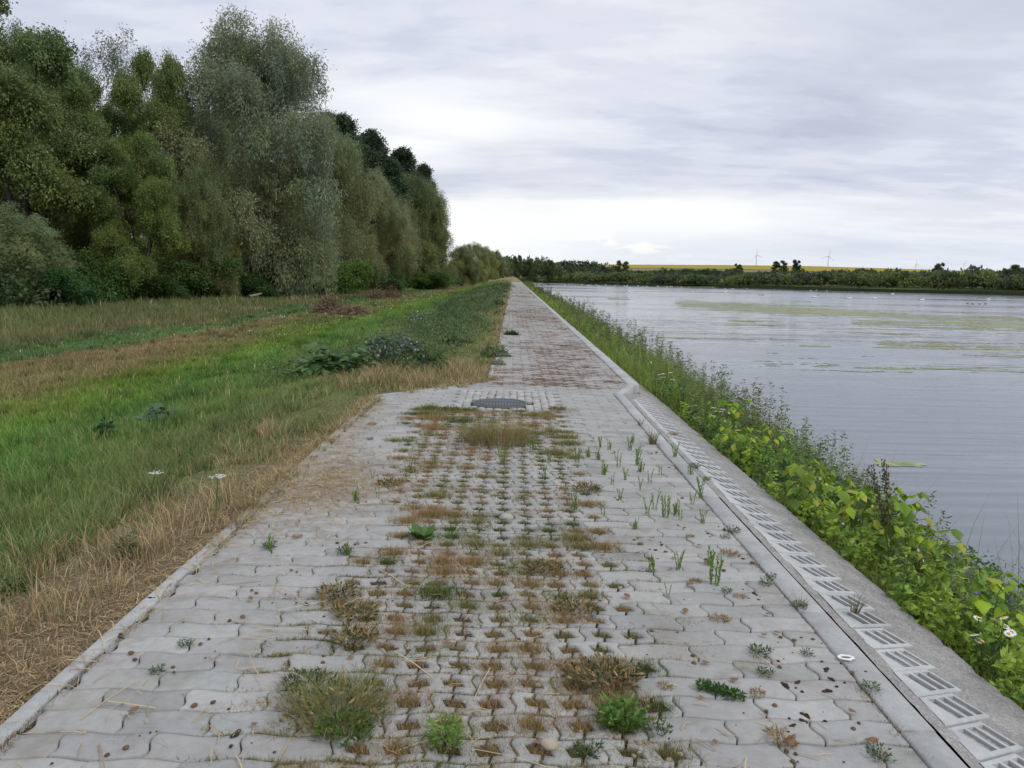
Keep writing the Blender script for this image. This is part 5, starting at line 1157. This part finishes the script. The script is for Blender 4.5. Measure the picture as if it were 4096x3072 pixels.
# small dark weeds along the right kerb and single tufts elsewhere
def make_weed(seed, cols, r, n, h, name='small_weed'):
    A = Acc(); clump(A, 0, 0, -.005, r*.4, n//2, h, cols, .9, .003, 1, 1.2); herbmix(A, np.zeros(3), r, n, h*.6, cols, .022, .006); return tag(A.build(name, M_GRASS), 'x', 'weed')
wd = [make_weed(1, DKG + [(.14, .20, .08)], .05, 90, .05), make_weed(2, DRYG + [(.34, .2, .1)], .05, 110, .03)]; fst = [True, True]
for k, (px, py, q) in enumerate([(2930, 2130, 0), (2900, 2155, 0), (3085, 2315, 0), (3060, 2340, 0), (3195, 2430, 0), (3480, 2760, 0), (3400, 1980, 0), (2780, 1870, 0), (2830, 1920, 0), (2690, 1740, 1), (2800, 1745, 1), (2920, 2220, 1), (2780, 2330, 1), (2880, 2480, 1), (2905, 2370, 0), (3040, 2620, 0), (2760, 2150, 1), (3030, 2780, 1), (2660, 2750, 1), (3120, 2960, 1), (3230, 2620, 0), (2630, 2930, 0), (3520, 3030, 0), (2350, 3020, 0), (1080, 2190, 0), (1380, 2215, 0), (740, 2585, 0), (630, 2690, 0), (1010, 2030, 1), (1490, 1700, 1), (1480, 1760, 0), (1190, 2150, 1), (3060, 2700, 0), (2960, 2390, 1)]):
    x, y, _ = gp(px, py); sc = rng.uniform(.6, 1.1)
    if fst[q]: o = wd[q]; fst[q] = False; o.location = (x, y, 0)
    else: o = dup(wd[q], (x, y, 0), rng.uniform(0, 6.3), sc)
    o['label'] = ['small dark feathery green weed in a paving joint', 'small dried brown weed cushion in a paving joint'][q]; o['group'] = ['dark green weeds in the joints', 'dried brown weed cushions in the joints'][q]

# ------------------------------------------------------------------ droppings, pebbles, leaves, feathers
def blob(A, c, r, col, seed, flat_=.55, n=7):
    rg = np.random.default_rng(seed); th = np.linspace(0, 2*np.pi, n + 1)[:-1]; V = []
    for z, f in ((0, .92), (.45, 1.0), (.85, .6)): rr = r*f*(1 + rg.normal(0, .13, n)); V += list(np.c_[np.cos(th)*rr, np.sin(th)*rr*.8, np.full(n, z*r*flat_*1.5)] + c)
    V.append(np.array(c) + [0, 0, r*flat_*1.5]); F = [(k + n*q, (k + 1) % n + n*q, (k + 1) % n + n*(q + 1), k + n*(q + 1)) for q in range(2) for k in range(n)]; T = [(2*n + k, 2*n + (k + 1) % n, 3*n) for k in range(n)]
    A.add(V, [np.array(F), np.array(T)], col)
def make_dropping(seed, k, col):
    A = Acc(); rg = np.random.default_rng(seed)
    for q in range(k): blob(A, np.array([rg.normal(0, .014*k**.5), rg.normal(0, .009*k**.5), 0]), rg.uniform(.006, .013), np.array(col)*rg.uniform(.6, 1.4), seed*10 + q)
    return tag(A.build('dropping', M_STONE, smooth=True), 'x', 'dropping')
DR = [make_dropping(1, 1, (.05, .04, .032)), make_dropping(2, 5, (.055, .042, .034)), make_dropping(3, 2, (.14, .085, .05))]; fst = [True]*3
labs = [('single small black dropping on the paving', 'single black droppings on the paving'), ('cluster of dark crumbly droppings on the paving', 'clusters of dark droppings'), ('pair of small brown droppings on the paving', 'brown droppings on the paving')]
dl = [(3300, 2760, 1), (3200, 2735, 1), (3150, 2740, 1), (3290, 2680, 1), (3330, 2715, 1), (3210, 2890, 1), (3230, 2860, 1), (2580, 2810, 1), (2600, 2840, 1), (3010, 2380, 1), (2640, 2180, 1), (2330, 2290, 1), (3130, 2550, 2), (3180, 2910, 1), (3460, 2695, 2), (3000, 2395, 2), (2830, 2240, 2), (2890, 2120, 1), (3120, 2650, 2), (2780, 2630, 2), (3140, 3000, 2), (1290, 2470, 0), (500, 2810, 0), (960, 2940, 1), (490, 2540, 1), (600, 2400, 1), (1150, 2225, 0), (1140, 2380, 0), (1220, 2420, 1), (620, 2930, 0), (1010, 2970, 0), (690, 2690, 2), (530, 2640, 2), (1300, 2630, 2), (2010, 2430, 0), (2040, 2450, 0)]
for k in range(120):
    py = float(rng.uniform(1650, 3060)); px = 2052 + (py - 1100)*rng.uniform(-.95, .82) if k % 3 else 2052 + (py - 1100)*rng.uniform(.35, .84); dl.append((px, py, int(rng.choice([0, 0, 0, 2]))))
for (px, py, q) in dl:
    x, y, _ = gp(px, py); sc = rng.uniform(.45, .95) if q == 0 else rng.uniform(.75, 1.2)
    if fst[q]: o = DR[q]; fst[q] = False; o.location = (x, y, .001)
    else: o = dup(DR[q], (x, y, .001), rng.uniform(0, 6.3), sc)
    o['label'], o['group'] = labs[q]
def pebble(name, seed, r, col): A = Acc(); blob(A, np.zeros(3), r, np.array(col), seed, .5, 10); return tag(A.build(name, M_STONE, smooth=True), 'x', 'pebble')
PB = [pebble('pebble', 5, .010, (.42, .36, .27)), pebble('pebble', 6, .013, (.33, .27, .20))]; fst = [True, True]
for k in range(150):
    if k % 2: py = float(rng.uniform(2350, 3060)); px = 2052 + (py - 1100)*rng.normal(.22, .07)
    else: py = float(rng.uniform(1900, 3060)); px = 2052 + (py - 1100)*rng.uniform(-.45, .5)
    x, y, _ = gp(px, py); q = k % 2; sc = rng.uniform(.5, 1.15)
    if fst[q]: o = PB[q]; fst[q] = False; o.location = (x, y, 0)
    else: o = dup(PB[q], (x, y, 0), rng.uniform(0, 6.3), sc)
    o['label'] = ['pale tan pebble lying on the paving', 'browner pebble lying on the paving'][q]; o['group'] = ['tan pebbles on the paving', 'brown pebbles on the paving'][q]
for px, py, r, col, lab in [(2025, 2075, .05, (.40, .38, .34), 'smooth pale grey stone lying in the middle of the centre strip'), (2200, 2985, .036, (.42, .37, .28), 'largest tan stone at the bottom of the centre strip'), (1905, 2855, .016, (.30, .27, .22), 'grey-brown round stone beside a straw stalk in the strip')]:
    o = pebble('stone', int(px), r, col); o.location = gp(px, py); o['label'] = lab; o['category'] = 'stone'
# dry leaves
def make_dryleaf(seed, cols, k=1, s=.05):
    rg = np.random.default_rng(seed); A = Acc(); n = k; P = np.c_[rg.normal(0, .03*(k > 1), n), rg.normal(0, .02*(k > 1), n), rg.uniform(.004, .02*k**.4, n)]
    a = norm(np.c_[rg.normal(size=(n, 2)), rg.normal(0, .35, n)]); put_leaves(A, P, a, s*rg.uniform(.6, 1.1, n), pickc(rg, cols, n), rg); return tag(A.build('dry_leaf', M_DRY), 'x', 'leaf')
DL = make_dryleaf(4, [(.24, .14, .08)], 1, .045); f1 = True
for k, (px, py) in enumerate([(2500, 2390), (2560, 2220), (2280, 2210), (2250, 2110), (2460, 2690), (3110, 2540), (2880, 2230), (3080, 2470), (1800, 1690), (2590, 1500), (1500, 2260), (1000, 2400), (560, 2850), (1390, 2640), (2110, 2250), (2380, 2120), (2420, 2230), (2300, 1530), (2420, 1480), (2050, 1500)] + [(2052 + (py_ - 1100)*f_, py_) for py_, f_ in zip(rng.uniform(1500, 3000, 46), rng.uniform(-.6, .8, 46))]):
    x, y, _ = gp(px, py)
    if f1: o = DL; f1 = False; o.location = (x, y, .004)
    else: o = dup(DL, (x, y, .004), rng.uniform(0, 6.3), rng.uniform(.5, 1.1))
    o['label'] = 'small curled brown leaf lying on the paving'; o['group'] = 'brown leaves on the paving'
o = make_dryleaf(9, [(.48, .26, .12), (.55, .32, .16)], 14, .075); x, y, z = bp(3880, 2640, 0.0); o.name = 'withered_plant'; o.location = (x, y, z + .02); o['label'] = 'curled orange-brown withered leaf heap at the foot of the bank plants'; o['category'] = 'withered plant'
# white splash on the kerb
A = Acc(); p = gp(3384, 2632, .012); th = np.linspace(0, 2*np.pi, 15)[:-1]; rr = .034*(1 + rng.normal(0, .1, 14)); ro = np.c_[np.cos(th)*rr, np.sin(th)*rr*.75, np.full(14, .0030)]; ri = ro*[.62, .35, 1]; ii = np.arange(14); jj = (ii + 1) % 14
A.add(np.r_[ro, ri], np.stack([ii, jj, jj + 14, ii + 14], 1), np.array([.8, .8, .75])); o = A.build('bird_splash', M_MATTE); o.location = (p[0], p[1], .0125); tag(o, 'white ring-shaped bird splash on the right kerb', 'bird splash')

# ------------------------------------------------------------------ plants and brush on the meadow side
def mp(px, py, zg=None):
    d = ray(px, py); d = d/d[1]; Yv = np.concatenate([np.linspace(1.5, 30, 2000), np.linspace(30, 180, 2500)]); X = d[0]*Yv; Z = d[2]*Yv + EYE; k = np.argmax(Z <= gz(X, Yv)); return X[k], Yv[k], float(gz(X[k:k + 1], Yv[k:k + 1])[0])
def leafy_bush(name, px, py, wpx, h, n, size, cols, lab, cat, fl=0, big=True):
    x, y, z = mp(px, py); r = wpx/2*y/F_PX; A = Acc(); T = Acc(); root = empty(name, (x, y, z)); tag(root, lab, cat)
    a = rng.uniform(0, 6.3, n); q = np.sqrt(rng.random(n)); el = rng.uniform(0, 1, n); rr = r*q*np.sqrt(np.clip(1 - el**2*.7, 0.1, 1))
    P = np.c_[rr*np.cos(a), rr*np.sin(a)*.7, h*el*(1 - .5*q**2)*rng.uniform(.6, 1.1, n)]; dd = norm(np.c_[np.cos(a), np.sin(a), rng.uniform(-.5, .5, n)])
    if big: put_leaves(A, P, dd, size*rng.uniform(.6, 1.2, n), pickc(rng, cols, n), rng)
    else: leaves(A, P, norm(dd + rng.normal(0, .5, (n, 3))), size*rng.uniform(.6, 1.2, n), size*.42, pickc(rng, cols, n), rng)
    for k in range(14): e = P[rng.integers(0, n)]; tube(T, [np.array([e[0]*.2, e[1]*.2, 0]), e*[.5, .5, .6], e], .006, np.array([.16, .17, .08]), 4)
    T.build('stem', M_LEAF, root, True); A.build('leaves', M_LEAF, root)
    if fl:
        B = Acc(); k = rng.choice(n, fl); Pf = P[k] + [0, 0, .05]; 
        leaves(B, Pf, norm(rng.normal(size=(fl, 3)) + [0, 0, .8]), .045 + y*.0012, .035 + y*.001, pickc(rng, [(.34, .38, .38), (.26, .30, .30), (.40, .43, .46)], fl), rng); B.build('flower_head', M_PETAL, root)
    return root
BUR = [(.08, .17, .045), (.12, .23, .065), (.055, .12, .035), (.16, .26, .10)]; GRY = [(.11, .16, .09), (.15, .20, .13), (.08, .12, .065)]
leafy_bush('burdock', 1270, 1515, 200, .62, 150, .22, BUR, 'big-leaved dark green burdock, leftmost bush beside the bend of the path', 'burdock')
leafy_bush('burdock', 1420, 1500, 230, .50, 150, .20, BUR, 'lower big-leaved burdock between the leftmost one and the grey-green thistle', 'burdock')
leafy_bush('thistle', 1575, 1475, 360, .70, 1900, .10, GRY, 'grey-green flowering thistle bush left of the bend of the path', 'thistle', 110, False)
leafy_bush('thistle', 1670, 1320, 90, .9, 200, .08, GRY, 'tall thin grey thistle sticking up behind the thistle bush', 'thistle', 30, False)
leafy_bush('weed_bush', 1715, 1480, 190, .45, 900, .08, [(.10, .19, .05), (.14, .24, .06), (.08, .14, .04)], 'dark green nettle bush right of the thistle bush', 'bush', 0, False)
leafy_bush('weed_bush', 1980, 1440, 130, .42, 700, .07, [(.14, .2, .07), (.18, .24, .09)], 'pale green weed bush at the left edge of the far path', 'bush', 10, False)
leafy_bush('weed_bush', 1992, 1475, 70, .25, 300, .05, [(.2, .25, .11)], 'small grey-green tuft on the bare strip at the path edge', 'bush', 0, False)
for q, (px, py, w, h, lab) in enumerate([(1795, 1258, 80, .75, 'dark round bush on the slope, nearest of the dark bushes'), (1870, 1215, 130, .6, 'dark bush behind the round bush on the slope'), (1960, 1195, 170, .7, 'wide grey-green bush near the path halfway to the trees'), (1990, 1225, 60, .55, 'small dark bush right at the path edge in the distance'), (1800, 1385, 100, .30, 'low dark leafy plant between the thistle and the path'), (2045, 1350, 70, .2, 'low leafy plant at the edge of the far path'), (2000, 1165, 110, .8, 'bushy growth at the left path edge far away'), (2035, 1150, 60, .8, 'furthest bush at the left path edge')]):
    leafy_bush('bush', px, py, w, h, 800, .09, [(.07, .12, .045), (.10, .15, .06), (.13, .18, .09)] if q != 2 else GRY, lab, 'bush', 20 if q in (2, 6) else 0, False)
leafy_bush('bush', 650, 1690, 170, .28, 120, .13, [(.09, .16, .09), (.13, .2, .12)], 'low grey-leaved plant in the dark green grass at the left', 'weed')
leafy_bush('bush', 420, 1745, 90, .22, 160, .08, [(.05, .12, .05)], 'dark green low plant left of the grey-leaved one', 'weed', 0, False)
leafy_bush('bush', 505, 2240, 110, .20, 260, .035, [(.13, .18, .08), (.18, .24, .1)], 'small grey-green weed in the straw near the left kerb', 'weed', 0, False)
leafy_bush('bush', 55, 2370, 110, .10, 260, .035, [(.08, .17, .04), (.11, .21, .05)], 'bright green low clump at the left edge of the picture', 'weed', 0, False)
for k in range(26):          # weeds edging the far path on the left
    Y = float(rng.uniform(13, 95)); X = -.35 - rng.uniform(.1, 1.5); px, py = toimg(np.array([X]), np.array([Y]), -.1)
    leafy_bush('edge_weed', float(px[0]), float(py[0]), rng.uniform(.25, .6)*F_PX/Y, rng.uniform(.2, .45), 260, .07, [(.11, .18, .055), (.15, .2, .08), (.2, .2, .1)], 'green weed tuft along the left edge of the far path', 'weed', 0, False)['group'] = 'weeds along the left edge of the far path'
# cut brush left lying on the meadow
def brush(px, py, wpx, h, n, lab, cols):
    x, y, z = mp(px, py); r = wpx/2*y/F_PX; A = Acc(); m = n; a = rng.uniform(0, 6.3, m); q = np.sqrt(rng.random(m)); P = np.c_[x + r*q*np.cos(a), y + r*.6*q*np.sin(a), z + h*(1 - q**2.5)*rng.random(m)**.8*(.4 + .8*vn(a*1.5, q*2, 3))]
    leaves(A, P, norm(np.c_[rng.normal(size=(m, 2)), rng.uniform(-.3, .9, m)]), .22*rng.uniform(.4, 1.3, m), .05, pickc(rng, cols, m), rng)
    for k in range(60): b = np.array([x + rng.normal(0, r*.5), y + rng.normal(0, r*.3), z]); tube(A, [b, b + np.r_[rng.normal(0, .3, 2), h*rng.uniform(.3, 1.1)]], [.012, .004], np.array([.14, .09, .06]), 4)
    tag(A.build('brush_pile', M_DRY, loc=(x, y, z)), lab, 'brush pile')
BRN = [(.27, .19, .13), (.21, .145, .10), (.33, .24, .17)]
brush(1310, 1253, 120, 1.25, 2200, 'tallest heap of rust-brown cut brush on the meadow', BRN); brush(1400, 1262, 180, .6, 1900, 'low spreading brown brush right beside the tallest heap', BRN)
brush(1505, 1195, 80, 1.1, 900, 'small brown brush heap further away, left of the pair', BRN); brush(1565, 1192, 85, 1.3, 1000, 'small brown brush heap further away, right of the pair', [(.30, .18, .13), (.26, .15, .11)]); brush(1820, 1178, 60, .4, 350, 'faint distant brown brush heap near the far willows', BRN)
# fallen branch at the foot of the belt
A = Acc(); p0 = np.array(mp(1000, 1215)); p1 = np.array(mp(1290, 1180)); t = np.linspace(0, 1, 12)[:, None]; pts = p0*(1 - t) + p1*t + np.array([0, 0, .55]) + np.c_[rng.normal(0, .1, (12, 2)), .25*np.sin(t[:, 0]*5)]; tube(A, pts, np.linspace(.09, .03, 12), np.array([.30, .27, .2]), 7)
for k in range(9): b = pts[rng.integers(2, 11)]; tube(A, [b, b + np.array([rng.normal(.4, .4), rng.normal(0, .3), rng.uniform(-.4, .6)])], [.025, .01], np.array([.28, .25, .18]), 5)
tag(A.build('fallen_branch', M_BARK, loc=p0), 'long pale fallen branch lying at the foot of the tree belt', 'branch')
# white meadow flowers: scattered specks
A = Acc(); n = 230; Y = sample_strip(rng, n, 26, 110, 1.2); X = rng.uniform(-11.5, -6.5, n) - .3*(Y < 40); leaves(A, np.c_[X, Y, gz(X, Y) + .2], norm(rng.normal(size=(n, 3))), rng.uniform(.6, 1.1, n)*(.02 + Y*.0009), .02 + Y*.0009, pickc(rng, [(.75, .75, .72)], n, .05), rng)
tag(A.build('meadow_flowers', M_PETAL), 'scattered tiny white flowers in the meadow grass', 'flowers', kind='stuff')
y1 = make_yarrow(51, .32, 1)
for k, (px, py, lab) in enumerate([(592, 2035, 'white flower head rising from the dry grass, left of the two near the kerb'), (862, 2105, 'white flower head close to the left kerb beside the straw')]):
    o = y1 if k == 0 else dup(y1, (0, 0, 0), 2.0, 1.1); o.location = mp(px, py); o['label'] = lab; o['category'] = 'yarrow'

# wiry grass tufts beside the right kerb
tuft_thing('grass_tuft', 2610, 1775, .03, 110, .20, [(.20, .17, .08), (.16, .12, .08), (.24, .22, .10)], 'wiry reddish-brown grass tuft growing at the right kerb near the bend', 'grass tuft', None, .35, .003)
for px, py, lab in [(3420, 2440, 'thin dark grass tuft growing out of the slotted blocks'), (3205, 2440, 'short dark grass tuft leaning over the right kerb'), (2560, 1700, 'brown grass tuft in the kerb joint just below the bend')]:
    p = gp(px, py); tuft_thing('grass_tuft', px, py, .02, 46, .13, [(.14, .12, .07), (.18, .17, .09)], lab, 'grass tuft', None, .5, .0025)

# ragged growth that spills over the left edge of the paving
A = Acc(); rng = np.random.default_rng(808)
for k in range(330):
    if k < 130: Y = rng.uniform(4.3, 10.2); X = -1.76 + rng.normal(0, .045)
    elif k < 190: Y = rng.uniform(10.0, 11.8); X = float(xin_l(Y)) - .03 + rng.normal(0, .06)
    else: Y = float(sample_strip(rng, 1, 11.6, 90, 1.2)[0]); X = -.34 + rng.normal(-.02, .10)
    if vn(np.array([Y*1.1]), np.array([k % 2*3.0]), 12)[0] < .36: continue
    clump(A, X, Y, -.005, .07, 34, rng.uniform(.05, .16), STRAW + [(.20, .24, .08), (.15, .2, .06), (.24, .17, .1)], .9, .0026 + Y*.0006, 1, 1.2)
tag(A.build('edge_growth', M_GRASS), 'ragged straw and weeds spilling over the left edge of the paving', 'grass', kind='stuff')

# low green scrub running along the verge beyond the bend
A = Acc(); rng = np.random.default_rng(909); n = 1100; Y = sample_strip(rng, n, 12.5, 120, 1.25); X = -2.2 + rng.normal(0, .95, n) - .2; kp = (X < -.7) & (fbm(X*.5, Y*.14, 15, 2) > .42); X, Y = X[kp], Y[kp]; n = len(X); per = 46
H_ = rng.uniform(.18, .48, n); z = gz(X, Y); base = pickc(rng, [(.10, .18, .055), (.14, .22, .075), (.08, .14, .045), (.15, .19, .10)], n, .12)
P = np.repeat(np.c_[X, Y, z], per, 0); f = rng.random(n*per); P[:, 2] += f*np.repeat(H_, per); P[:, :2] += rng.normal(0, .13, (n*per, 2))*(1.2 - .6*f[:, None])
sz = np.repeat(np.maximum(1, Y*.05)**.6, per); leaves(A, P, norm(rng.normal(size=(n*per, 3)) + [0, 0, .3]), .065*sz*rng.uniform(.6, 1.3, n*per), .034*sz, np.clip(np.repeat(base, per, 0)*(1 + rng.normal(0, .1, (n*per, 1))), .01, 1), rng, .1)
tag(A.build('verge_scrub', M_LEAF), 'low green scrub along the verge left of the far path', 'scrub', kind='stuff')
